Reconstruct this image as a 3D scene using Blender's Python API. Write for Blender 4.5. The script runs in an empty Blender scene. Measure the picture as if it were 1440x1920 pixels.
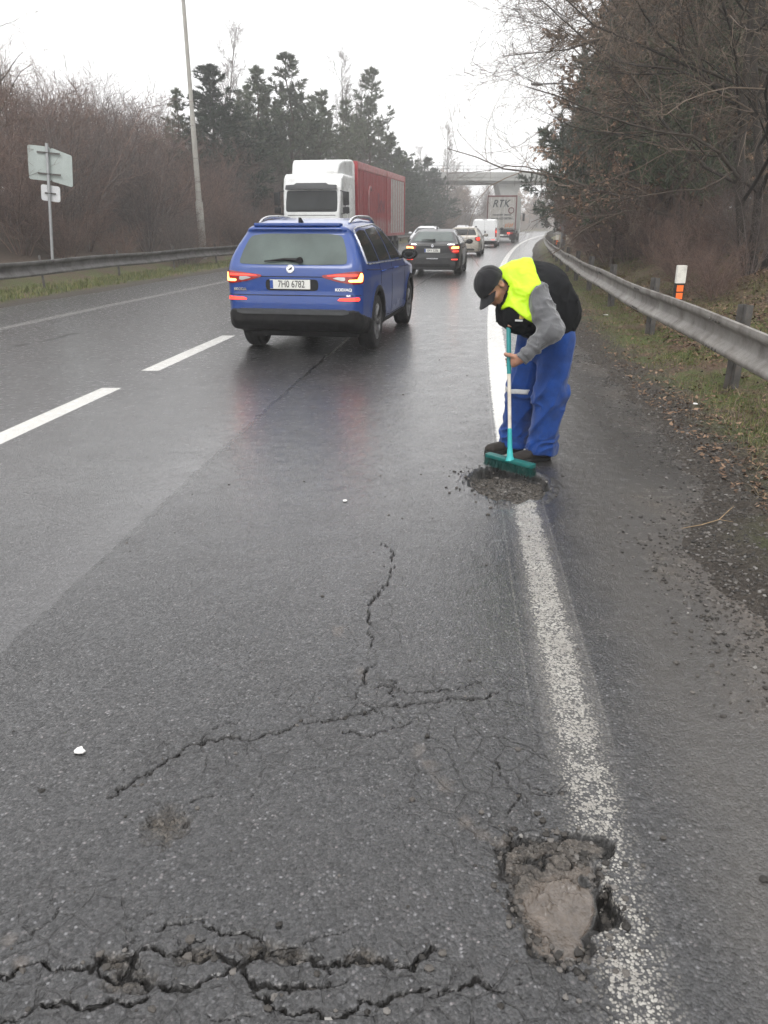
import bpy, bmesh, math, random
import numpy as np
from mathutils import Vector, Matrix
from mathutils.bvhtree import BVHTree
R = math.radians
rng = np.random.default_rng(7)
scene = bpy.context.scene
COL = scene.collection

# ------------------------------------------------------------------ object helpers
def tag(o, label=None, cat=None, group=None, kind=None):
    if label: o['label'] = label
    if cat: o['category'] = cat
    if group: o['group'] = group
    if kind: o['kind'] = kind
    return o

def thing(name, label, cat, loc=(0, 0, 0), rz=0.0, group=None):
    o = bpy.data.objects.new(name, None)
    COL.objects.link(o)
    o.empty_display_size = 0.2
    o.location = loc
    o.rotation_euler = (0, 0, rz)
    return tag(o, label, cat, group)

def link_mesh(name, me, material=None, parent=None, label=None):
    if material is not None and not me.materials:
        me.materials.append(material)
    o = bpy.data.objects.new(name, me)
    COL.objects.link(o)
    if parent is not None: o.parent = parent
    if label: o['label'] = label
    return o

def np_mesh(name, V, F, smooth=True):
    V = np.asarray(V, dtype=np.float32); me = bpy.data.meshes.new(name)
    me.vertices.add(len(V)); me.vertices.foreach_set('co', V.ravel())
    F = np.asarray(F, dtype=np.int32); n, k = F.shape
    me.loops.add(n * k); me.loops.foreach_set('vertex_index', F.ravel())
    me.polygons.add(n); me.polygons.foreach_set('loop_start', np.arange(0, n * k, k, dtype=np.int32))
    me.polygons.foreach_set('use_smooth', np.full(n, smooth))
    me.update(calc_edges=True)
    return me

def copy_tree(o, parent=None):
    c = o.copy(); COL.objects.link(c)
    if parent is not None: c.parent = parent
    for ch in o.children: copy_tree(ch, c)
    return c

class MB:
    """collects shapes into one mesh"""
    def __init__(s): s.v = []; s.f = []
    def add(s, vs, fs):
        b = len(s.v); s.v.extend([tuple(v) for v in vs]); s.f.extend([tuple(i + b for i in f) for f in fs])
    def box(s, c, d, rot=None):
        hx, hy, hz = d[0] / 2, d[1] / 2, d[2] / 2
        vs = [Vector((x, y, z)) for x in (-hx, hx) for y in (-hy, hy) for z in (-hz, hz)]
        if rot is not None: vs = [rot @ v for v in vs]
        c = Vector(c)
        s.add([v + c for v in vs], [(0, 1, 3, 2), (4, 6, 7, 5), (0, 4, 5, 1), (2, 3, 7, 6), (0, 2, 6, 4), (1, 5, 7, 3)])
    def tube(s, path, rad, n=8, caps=True):
        P = [Vector(p) for p in path]
        if not hasattr(rad, '__len__'): rad = [rad] * len(P)
        rings = []; up = None
        for i, p in enumerate(P):
            t = (P[min(i + 1, len(P) - 1)] - P[max(i - 1, 0)]).normalized()
            if up is None: up = Vector((0, 0, 1)) if abs(t.z) < .9 else Vector((1, 0, 0))
            a = t.cross(up).normalized(); up = a.cross(t).normalized()
            rings.append([p + (a * math.cos(2 * math.pi * k / n) + up * math.sin(2 * math.pi * k / n)) * rad[i] for k in range(n)])
        vs = [v for r in rings for v in r]
        fs = [(i * n + k, i * n + (k + 1) % n, (i + 1) * n + (k + 1) % n, (i + 1) * n + k) for i in range(len(P) - 1) for k in range(n)]
        if caps: fs += [tuple(range(n))[::-1], tuple((len(P) - 1) * n + k for k in range(n))]
        s.add(vs, fs)
    def lathe(s, prof, M=None, n=24):
        """prof: list of (r, h) along +z; M places it"""
        vs = [Vector((r * math.cos(2 * math.pi * k / n), r * math.sin(2 * math.pi * k / n), h)) for r, h in prof for k in range(n)]
        if M is not None: vs = [M @ v for v in vs]
        s.add(vs, [(i * n + k, i * n + (k + 1) % n, (i + 1) * n + (k + 1) % n, (i + 1) * n + k) for i in range(len(prof) - 1) for k in range(n)])
    def prism(s, poly, z0, z1, M=None):
        n = len(poly); vs = [Vector((x, y, z)) for z in (z0, z1) for x, y in poly]
        if M is not None: vs = [M @ v for v in vs]
        s.add(vs, [tuple(range(n))[::-1], tuple(range(n, 2 * n))] + [(k, (k + 1) % n, n + (k + 1) % n, n + k) for k in range(n)])
    def build(s, name, material, parent=None, smooth=False, bevel=0, label=None, angle=40):
        me = bpy.data.meshes.new(name); me.from_pydata(s.v, [], s.f)
        bm = bmesh.new(); bm.from_mesh(me)
        bmesh.ops.recalc_face_normals(bm, faces=bm.faces)
        if bevel:
            es = [e for e in bm.edges if len(e.link_faces) == 2 and e.calc_face_angle(0) > R(30)]
            bmesh.ops.bevel(bm, geom=es, offset=bevel, segments=2, affect='EDGES', profile=.7, clamp_overlap=True)
        if smooth:
            for f in bm.faces: f.smooth = True
            for e in bm.edges:
                if len(e.link_faces) == 2 and e.calc_face_angle(0) > R(angle): e.smooth = False
        bm.to_mesh(me); bm.free()
        return link_mesh(name, me, material, parent, label)

def text_mesh(txt, size, depth=.002, shear=0.0, bold=0.0, align='CENTER'):
    cu = bpy.data.curves.new('lettering', 'FONT'); cu.body = txt; cu.size = size; cu.extrude = depth
    cu.align_x = align; cu.align_y = 'CENTER'; cu.shear = shear; cu.offset = bold
    o = bpy.data.objects.new('lettering', cu); COL.objects.link(o)
    bpy.context.view_layer.update()
    me = bpy.data.meshes.new_from_object(o.evaluated_get(bpy.context.evaluated_depsgraph_get()))
    bpy.data.objects.remove(o); bpy.data.curves.remove(cu)
    return me

def text_obj(name, txt, size, M, material, parent, shear=0, bold=0, sx=1.0, depth=.002):
    me = text_mesh(txt, size, depth, shear, bold)
    me.transform(M @ Matrix.Diagonal((sx, 1, 1, 1)))
    me.materials.clear()
    return link_mesh(name, me, material, parent)

# ------------------------------------------------------------------ materials
def new_mat(name):
    m = bpy.data.materials.new(name); m.use_nodes = True
    nt = m.node_tree; return m, nt, nt.nodes['Principled BSDF']

def N(nt, typ, **kw):
    n = nt.nodes.new(typ)
    for k, v in kw.items():
        if k in n.inputs and not hasattr(n, k): n.inputs[k].default_value = v
        else: setattr(n, k, v)
    return n

def setin(n, **kw):
    for k, v in kw.items(): n.inputs[k.replace('_', ' ')].default_value = v

def ramp(nt, fac, stops):
    n = nt.nodes.new('ShaderNodeValToRGB'); e = n.color_ramp.elements
    while len(e) < len(stops): e.new(.5)
    for i, (p, c) in enumerate(stops):
        e[i].position = p
        c = (c, c, c) if not hasattr(c, '__len__') else c
        e[i].color = (*c, 1)
    nt.links.new(fac, n.inputs[0]); return n.outputs[0]

def math_(nt, op, a, b=None, c=None, clamp=False):
    n = nt.nodes.new('ShaderNodeMath'); n.operation = op; n.use_clamp = clamp
    for i, v in enumerate((a, b, c)):
        if v is None: continue
        if isinstance(v, (int, float)): n.inputs[i].default_value = v
        else: nt.links.new(v, n.inputs[i])
    return n.outputs[0]

def mixc(nt, fac, a, b, mode='MIX'):
    n = nt.nodes.new('ShaderNodeMix'); n.data_type = 'RGBA'; n.blend_type = mode
    for sock, v in ((n.inputs[0], fac), (n.inputs[6], a), (n.inputs[7], b)):
        if isinstance(v, (int, float)): sock.default_value = v
        elif isinstance(v, (tuple, list)): sock.default_value = (*v, 1)
        else: nt.links.new(v, sock)
    return n.outputs[2]

def smooth_step(nt, v, a, b):
    n = nt.nodes.new('ShaderNodeMapRange'); n.interpolation_type = 'SMOOTHSTEP'
    nt.links.new(v, n.inputs[0]); n.inputs[1].default_value = a; n.inputs[2].default_value = b
    return n.outputs[0]

def noise(nt, scale, detail=4, rough=.55, vec=None):
    n = nt.nodes.new('ShaderNodeTexNoise'); n.inputs['Scale'].default_value = scale
    n.inputs['Detail'].default_value = detail; n.inputs['Roughness'].default_value = rough
    if vec is not None: nt.links.new(vec, n.inputs['Vector'])
    return n.outputs[0]

def mat(name, col, rough=.5, metal=0.0, var=.25, scale=6, bump=0.0, bscale=60, coat=0.0, spec=.5, dirt=None, rvar=.1, emit=None, estr=0):
    """solid material with noise variation in tone and gloss, optional dirt film"""
    m, nt, p = new_mat(name)
    tc = nt.nodes.new('ShaderNodeTexCoord').outputs['Object']
    nz = noise(nt, scale, 5, .6, tc)
    lo = tuple(c * (1 - var) for c in col); hi = tuple(min(1, c * (1 + var)) for c in col)
    c = ramp(nt, nz, [(.3, lo), (.7, hi)])
    if dirt:
        nd = noise(nt, dirt[1], 6, .65, tc)
        c = mixc(nt, ramp(nt, nd, [(dirt[2], 0), (dirt[2] + .25, dirt[3])]), c, dirt[0])
    nt.links.new(c, p.inputs['Base Color'])
    nr = noise(nt, scale * 2.3, 3, .5, tc)
    nt.links.new(ramp(nt, nr, [(.3, max(0, rough - rvar)), (.7, min(1, rough + rvar))]), p.inputs['Roughness'])
    p.inputs['Metallic'].default_value = metal
    p.inputs['Specular IOR Level'].default_value = spec
    if coat: setin(p, Coat_Weight=coat, Coat_Roughness=.06)
    if bump:
        b = nt.nodes.new('ShaderNodeBump'); b.inputs['Strength'].default_value = 1; b.inputs['Distance'].default_value = bump
        nt.links.new(noise(nt, bscale, 5, .6, tc), b.inputs['Height']); nt.links.new(b.outputs[0], p.inputs['Normal'])
    if emit:
        p.inputs['Emission Color'].default_value = (*emit, 1); p.inputs['Emission Strength'].default_value = estr
    return m

# ------------------------------------------------------------------ signed distance tools
def seg_poly_sdf(P, poly):
    """signed distance of 2-D points to a closed polygon (negative inside)"""
    poly = np.asarray(poly, float); d = np.full(len(P), 1e9); s = np.ones(len(P)); n = len(poly); j = n - 1
    for i in range(n):
        e = poly[j] - poly[i]; w = P - poly[i]
        t = np.clip((w @ e) / (e @ e), 0, 1); b = w - t[:, None] * e
        d = np.minimum(d, (b * b).sum(1))
        c1 = P[:, 1] >= poly[i, 1]; c2 = P[:, 1] < poly[j, 1]; c3 = e[0] * w[:, 1] > e[1] * w[:, 0]
        s[(c1 & c2 & c3) | (~c1 & ~c2 & ~c3)] *= -1
        j = i
    return s * np.sqrt(d)

def smin(a, b, k):
    h = np.clip(.5 + .5 * (b - a) / k, 0, 1); return b + (a - b) * h - k * h * (1 - h)
def smax(a, b, k): return -smin(-a, -b, k)

def rcone(P, a, b, ra, rb):
    a = np.asarray(a, float); b = np.asarray(b, float); e = b - a; w = P - a
    t = np.clip((w @ e) / (e @ e), 0, 1)
    return np.sqrt(((w - t[:, None] * e) ** 2).sum(1)) - (ra + (rb - ra) * t)

def ellips(P, c, r, axes=None):
    q = P - np.asarray(c, float)
    if axes is not None: q = q @ np.asarray(axes, float).T
    r = np.asarray(r, float); k0 = np.sqrt(((q / r) ** 2).sum(1)); k1 = np.sqrt(((q / r ** 2) ** 2).sum(1)) + 1e-9
    return k0 * (k0 - 1) / k1

def nets(fn, lo, hi, h, proj=2):
    """naive surface nets of fn<0"""
    lo = np.asarray(lo, float); n = np.ceil((np.asarray(hi, float) - lo) / h).astype(int) + 1
    ax = [lo[i] + h * np.arange(n[i]) for i in range(3)]
    G = np.stack(np.meshgrid(*ax, indexing='ij'), -1).reshape(-1, 3)
    S = np.concatenate([fn(g) for g in np.array_split(G, max(1, len(G) // 200000))]).reshape(n)
    ins = S < 0
    c = [n[i] - 1 for i in range(3)]
    acc = np.zeros((*c, 3)); cnt = np.zeros(c)
    cn = [(i, j, k) for i in (0, 1) for j in (0, 1) for k in (0, 1)]
    sl = lambda o: tuple(slice(o[i], o[i] + c[i]) for i in range(3))
    for o in cn:
        for a in range(3):
            if o[a]: continue
            q = list(o); q[a] = 1; q = tuple(q)
            A = S[sl(o)]; B = S[sl(q)]; m = (A < 0) != (B < 0)
            t = np.where(m, A / np.where(m, A - B, 1), 0)
            for b in range(3): acc[..., b] += np.where(m, o[b] + (t if b == a else 0), 0)
            cnt += m
    act = cnt > 0; idx = np.full(c, -1); idx[act] = np.arange(act.sum())
    base = np.stack(np.nonzero(act), -1)
    V = lo + h * (base + acc[act] / cnt[act][:, None])
    F = []
    for a in range(3):
        b, d = (a + 1) % 3, (a + 2) % 3
        r = [slice(1, c[i]) for i in range(3)]; r[a] = slice(0, c[a])
        A = ins[tuple(r)]; r2 = list(r); r2[a] = slice(1, c[a] + 1); B = ins[tuple(r2)]
        for flip, m in ((False, A & ~B), (True, ~A & B)):
            p = np.stack(np.nonzero(m), -1)
            if not len(p): continue
            off = np.array([0 if i == a else 1 for i in range(3)]); p = p + off
            ib = np.zeros(3, int); ib[b] = 1; idd = np.zeros(3, int); idd[d] = 1
            g = lambda q: idx[q[:, 0], q[:, 1], q[:, 2]]
            f = np.stack([g(p), g(p - ib), g(p - ib - idd), g(p - idd)], -1)
            F.append(f[:, ::-1] if flip else f)
    F = np.concatenate(F)
    if np.any(F < 0): F = F[(F >= 0).all(1)]
    for _ in range(proj):
        e = h * .1; d0 = fn(V)
        g = np.stack([(fn(V + e * np.eye(3)[i]) - fn(V - e * np.eye(3)[i])) / (2 * e) for i in range(3)], -1)
        V = V - np.clip(d0, -h * .5, h * .5)[:, None] * g / np.maximum((g * g).sum(1), .25)[:, None]
    return V, F[:, ::-1]

def sdf_obj(name, fn, lo, hi, h, material, parent=None, proj=2, label=None):
    V, F = nets(fn, lo, hi, h, proj)
    me = np_mesh(name, V, F)
    bm = bmesh.new(); bm.from_mesh(me); bmesh.ops.recalc_face_normals(bm, faces=bm.faces); bm.to_mesh(me); bm.free()
    return link_mesh(name, me, material, parent, label)

# value noise for numpy
_perm = rng.random((64, 64, 64))
def vnoise(P):
    P = np.asarray(P, float)
    if P.shape[1] == 2: P = np.concatenate([P, np.zeros((len(P), 1))], 1)
    i = np.floor(P).astype(int); f = P - i; f = f * f * (3 - 2 * f); o = 0
    for a in (0, 1):
        for b in (0, 1):
            for c in (0, 1):
                w = (f[:, 0] if a else 1 - f[:, 0]) * (f[:, 1] if b else 1 - f[:, 1]) * (f[:, 2] if c else 1 - f[:, 2])
                o = o + w * _perm[(i[:, 0] + a) % 64, (i[:, 1] + b) % 64, (i[:, 2] + c) % 64]
    return o
def fbm(P, sc, oc=4):
    P = np.asarray(P, float); s = 0; a = 1; t = 0
    for k in range(oc): s = s + a * vnoise(P * sc * 2 ** k + 17.3 * k); t += a; a *= .5
    return s / t - .5

# ------------------------------------------------------------------ camera, sky, sun
cam_d = bpy.data.cameras.new('camera'); cam = bpy.data.objects.new('camera', cam_d); COL.objects.link(cam)
cam.location = (0, 0, 1.6); cam.rotation_euler = (R(90) - math.atan(540 / 1442), 0, 0)
cam_d.sensor_fit = 'VERTICAL'; cam_d.sensor_height = 24; cam_d.lens = 24 * 1442 / 1920
cam_d.clip_start = .05; cam_d.clip_end = 3000
scene.camera = cam

w = bpy.data.worlds.new('World'); scene.world = w; w.use_nodes = True
nt = w.node_tree; bg = nt.nodes['Background']
SUN_EL, SUN_ROT = R(48), R(200)
sky = nt.nodes.new('ShaderNodeTexSky'); sky.sky_type = 'NISHITA'; sky.sun_disc = False
sky.sun_elevation = SUN_EL; sky.sun_rotation = SUN_ROT; sky.air_density = 1; sky.dust_density = 4; sky.ozone_density = 1
bw = nt.nodes.new('ShaderNodeRGBToBW'); nt.links.new(sky.outputs[0], bw.inputs[0])
# overcast: cloud cover levels the clear sky's brightness to a nearly even white
lev = math_(nt, 'MULTIPLY_ADD', bw.outputs[0], .10, 7.0)
tint = nt.nodes.new('ShaderNodeCombineColor')
nt.links.new(lev, tint.inputs[0]); nt.links.new(lev, tint.inputs[1]); nt.links.new(math_(nt, 'MULTIPLY', lev, 1.012), tint.inputs[2])
nt.links.new(tint.outputs[0], bg.inputs[0]); bg.inputs[1].default_value = .13

sd = bpy.data.lights.new('sun', 'SUN'); sd.energy = .8; sd.angle = R(25); sd.color = (1, .97, .93)
so = bpy.data.objects.new('sun', sd); COL.objects.link(so); so.location = (0, 0, 60)
so.rotation_euler = (R(90) - SUN_EL, 0, R(180) - SUN_ROT)
scene.view_settings.view_transform = 'Standard'; scene.view_settings.look = 'None'
scene.view_settings.exposure = 0.78; scene.view_settings.gamma = 1
scene.render.engine = 'CYCLES'
cy = scene.cycles
cy.use_denoising = True
try: cy.denoiser = 'OPENIMAGEDENOISE'; cy.denoising_input_passes = 'RGB_ALBEDO_NORMAL'
except Exception: pass
cy.max_bounces = 6; cy.diffuse_bounces = 3; cy.glossy_bounces = 3; cy.transmission_bounces = 3; cy.volume_bounces = 2
cy.use_adaptive_sampling = True; cy.adaptive_threshold = .03
cy.caustics_reflective = False; cy.caustics_refractive = False
CRACKS=[
(0.013,[(-0.904, 1.248), (-0.872, 1.266), (-0.83, 1.277), (-0.794, 1.288), (-0.733, 1.29), (-0.673, 1.293), (-0.648, 1.319), (-0.591, 1.315), (-0.567, 1.327), (-0.511, 1.327), (-0.474, 1.342), (-0.434, 1.354)]),
(0.017,[(-0.591, 1.315), (-0.593, 1.277), (-0.573, 1.255), (-0.528, 1.241), (-0.486, 1.23), (-0.426, 1.23), (-0.39, 1.248), (-0.361, 1.27), (-0.34, 1.3)]),
(0.017,[(-0.471, 1.33), (-0.437, 1.307), (-0.397, 1.311), (-0.348, 1.307), (-0.311, 1.33), (-0.279, 1.354), (-0.241, 1.33), (-0.204, 1.311), (-0.163, 1.319), (-0.121, 1.3), (-0.073, 1.315), (-0.004, 1.307), (0.01, 1.288), (0.071, 1.288), (0.086, 1.315), (0.121, 1.33)]),
(0.018,[(-0.34, 1.3), (-0.314, 1.27), (-0.277, 1.244), (-0.236, 1.235), (-0.196, 1.237), (-0.157, 1.241), (-0.124, 1.25)]),
(0.007,[(-0.124, 1.25), (-0.128, 1.288)]),
(0.007,[(-0.124, 1.25), (-0.091, 1.262), (-0.086, 1.296)]),
(0.011,[(-0.543, 1.391), (-0.507, 1.421), (-0.476, 1.412), (-0.437, 1.4), (-0.397, 1.379), (-0.353, 1.375), (-0.309, 1.367), (-0.272, 1.354)]),
(0.016,[(-0.857, 1.152), (-0.825, 1.165), (-0.804, 1.175), (-0.741, 1.192), (-0.676, 1.192), (-0.625, 1.195), (-0.57, 1.205), (-0.533, 1.212)]),
(0.012,[(-0.288, 1.233), (-0.244, 1.199), (-0.191, 1.192), (-0.152, 1.185), (-0.112, 1.172), (-0.081, 1.173), (-0.049, 1.199), (0.009, 1.205), (0.055, 1.223), (0.096, 1.241)]),
(0.006,[(-0.855, 1.35), (-0.828, 1.387), (-0.799, 1.421), (-0.801, 1.465)]),
(0.005,[(-0.187, 1.354), (-0.139, 1.362), (-0.076, 1.391)]),
(0.006,[(-0.604, 1.404), (-0.589, 1.452), (-0.573, 1.447)]),
(0.006,[(-0.394, 1.175), (-0.342, 1.172), (-0.286, 1.178)]),
(0.008,[(-0.648, 1.319), (-0.647, 1.277), (-0.586, 1.255)]),
(0.008,[(-0.567, 1.327), (-0.601, 1.346), (-0.58, 1.371)]),
(0.012,[(-0.831, 1.86), (-0.755, 1.918), (-0.691, 2.008), (-0.644, 2.086), (-0.609, 2.12), (-0.55, 2.127), (-0.439, 2.127), (-0.374, 2.161), (-0.274, 2.204), (-0.187, 2.226), (-0.126, 2.264), (-0.063, 2.264)]),
(0.009,[(-0.121, 2.358), (-0.077, 2.458), (-0.069, 2.528), (-0.03, 2.584), (-0.051, 2.68), (-0.066, 2.914), (-0.058, 3.082), (-0.024, 3.211), (0.026, 3.379), (0.046, 3.531), (0.028, 3.729), (-0.013, 3.8)]),
(0.012,[(-0.126, 2.264), (-0.009, 2.31), (0.121, 2.334), (0.205, 2.35), (0.28, 2.358), (0.347, 2.366), (0.425, 2.39)]),
(0.008,[(-0.066, 2.424), (0.029, 2.441), (0.086, 2.399), (0.18, 2.39), (0.268, 2.424), (0.357, 2.458)]),
(0.006,[(-0.183, 2.169), (-0.113, 2.161), (-0.06, 2.147)]),
(0.008,[(-0.027, 2.264), (-0.102, 2.358)]),
(0.007,[(0.039, 2.493), (0.029, 2.407), (0.056, 2.326)]),
(0.006,[(-0.602, 2.127), (-0.548, 2.204), (-0.501, 2.234)]),
(0.006,[(-0.06, 2.147), (0.036, 2.19), (0.117, 2.234), (0.142, 2.212)]),
(0.006,[(-0.406, 1.827), (-0.394, 1.849)]),
(0.006,[(-0.663, 1.816), (-0.623, 1.838), (-0.518, 1.849)]),
(0.008,[(0.095, 1.222), (0.158, 1.225), (0.213, 1.248), (0.248, 1.231), (0.288, 1.248), (0.313, 1.271)]),
(0.009,[(0.213, 1.248), (0.219, 1.271)]),
(0.01,[(0.1, 1.326), (0.112, 1.338), (0.133, 1.32)]),
(0.006,[(0.304, 1.219), (0.277, 1.248)]),
(0.007,[(0.425, 1.289), (0.469, 1.248), (0.513, 1.214)]),
(0.01,[(0.347, 2.014), (0.398, 1.862), (0.348, 1.764), (0.349, 1.682)]),
(0.01,[(0.435, 1.914), (0.497, 1.862), (0.559, 1.883)]),
(0.01,[(0.382, 1.682), (0.431, 1.664), (0.5, 1.682)]),
]
HOLE = [(0.304, 1.639), (0.341, 1.673), (0.398, 1.7), (0.489, 1.691), (0.577, 1.7), (0.617, 1.673), (0.573, 1.605), (0.552, 1.573), (0.536, 1.511), (0.512, 1.438), (0.515, 1.384), (0.491, 1.332), (0.448, 1.295), (0.397, 1.313), (0.352, 1.338), (0.328, 1.397), (0.314, 1.453), (0.3, 1.519)]
MUDFLAT = [(0.347, 1.474), (0.406, 1.534), (0.485, 1.557), (0.552, 1.573), (0.512, 1.438), (0.487, 1.338), (0.439, 1.301), (0.41, 1.32), (0.386, 1.424)]
NOTCH = [(0.536, 1.511), (0.562, 1.519), (0.583, 1.481), (0.569, 1.411), (0.528, 1.39), (0.511, 1.411)]
RAVEL = [(-.577, 1.262, .055, .03), (-.447, 1.322, .05, .022), (-.29, 1.336, .06, .022), (-.226, 1.322, .05, .02), (-.62, 1.308, .045, .025), (-.05, 1.315, .03, .02), (-.623, 1.738, .055, .07)]
TAN = [(.11, 2.066, .035, .05), (.15, 1.98, .035, .06), (.19, 1.90, .03, .06), (.23, 1.743, .03, .03), (.27, 1.70, .04, .03), (.34, 1.67, .05, .03), (-.185, 2.847, .05, .06), (-.089, 2.528, .04, .06), (-.84, 1.30, .022, .02), (-.90, 1.365, .03, .03), (.36, 1.60, .05, .06)]

# ------------------------------------------------------------------ the road's course
def E(Y):
    """x of the right edge line at distance Y"""
    Y = np.asarray(Y, float)
    a = .45 + .085 * Y + .0016 * Y ** 2
    b = 3.094 + .155 * (Y - 22) + .0005 * (Y - 22) ** 2
    c = 3.094 + .155 * 128 + .0005 * 128 ** 2 + .283 * (Y - 150) + .0012 * (Y - 150) ** 2
    return np.where(Y < 22, np.where(Y < -26, .45 + .085 * -26 + .0016 * 26 ** 2, a), np.where(Y < 150, b, c))
def at(o, Y, z=0.0): return Vector((float(E(Y)) + o, Y, z))
def heading(Y): return -math.atan2(float(E(Y + .5) - E(Y - .5)), 1.0)      # rotation about z that points +y along the road
EDGE = np.array([(-30, 1.2), (0, .95), (1, .95), (2, .97), (2.7, .9), (3.3, .78), (3.94, .87), (4.3, 1.0), (4.8, 1.24), (7, 1.27), (9, 1.23), (11, 1.19), (20, 1.2), (45, 1.35), (400, 1.35)])
def edge(Y): return np.interp(Y, EDGE[:, 0], EDGE[:, 1])

def ribbon(name, O, Y, zfn):
    OO, YY = np.meshgrid(O, Y); o = OO.ravel(); y = YY.ravel(); x = E(y) + o
    z, attrs = zfn(o, y, x)
    V = np.stack([x, y, z], -1); nc = len(O); nr = len(Y)
    i = np.arange(nr - 1)[:, None] * nc + np.arange(nc - 1)[None]; i = i.ravel()
    F = np.stack([i, i + 1, i + nc + 1, i + nc], -1)
    me = np_mesh(name, V, F)
    uv = me.uv_layers.new(name='UVMap'); uvv = np.stack([o, y], -1)[F.ravel()].astype(np.float32)
    uv.data.foreach_set('uv', uvv.ravel())
    for k, v in attrs.items():
        a = me.attributes.new(k, 'FLOAT', 'POINT'); a.data.foreach_set('value', np.asarray(v, np.float32))
    return me

def steps(segs):
    out = [segs[0][0]]
    for a, b, h in segs:
        n = max(1, round((b - a) / h)); out += list(a + (b - a) * (np.arange(n) + 1) / n)
    return np.array(out)

Yn = [.8]
while Yn[-1] < 2.7: Yn.append(Yn[-1] * 1.0026)
while Yn[-1] < 14: Yn.append(Yn[-1] * 1.0048)
while Yn[-1] < 420: Yn.append(Yn[-1] * 1.025)
Yroad = np.array([-25, -15, -8, -4, -2, -1, -.3, .3, .6] + Yn)
Oroad = steps([(-10.05, -5, .12), (-5, -2.4, .05), (-2.4, -2.0, .012), (-2.0, -1.55, .0068), (-1.55, .50, .0038), (.50, .72, .0068), (.72, 1.0, .015), (1.0, 1.75, .03)])

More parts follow.
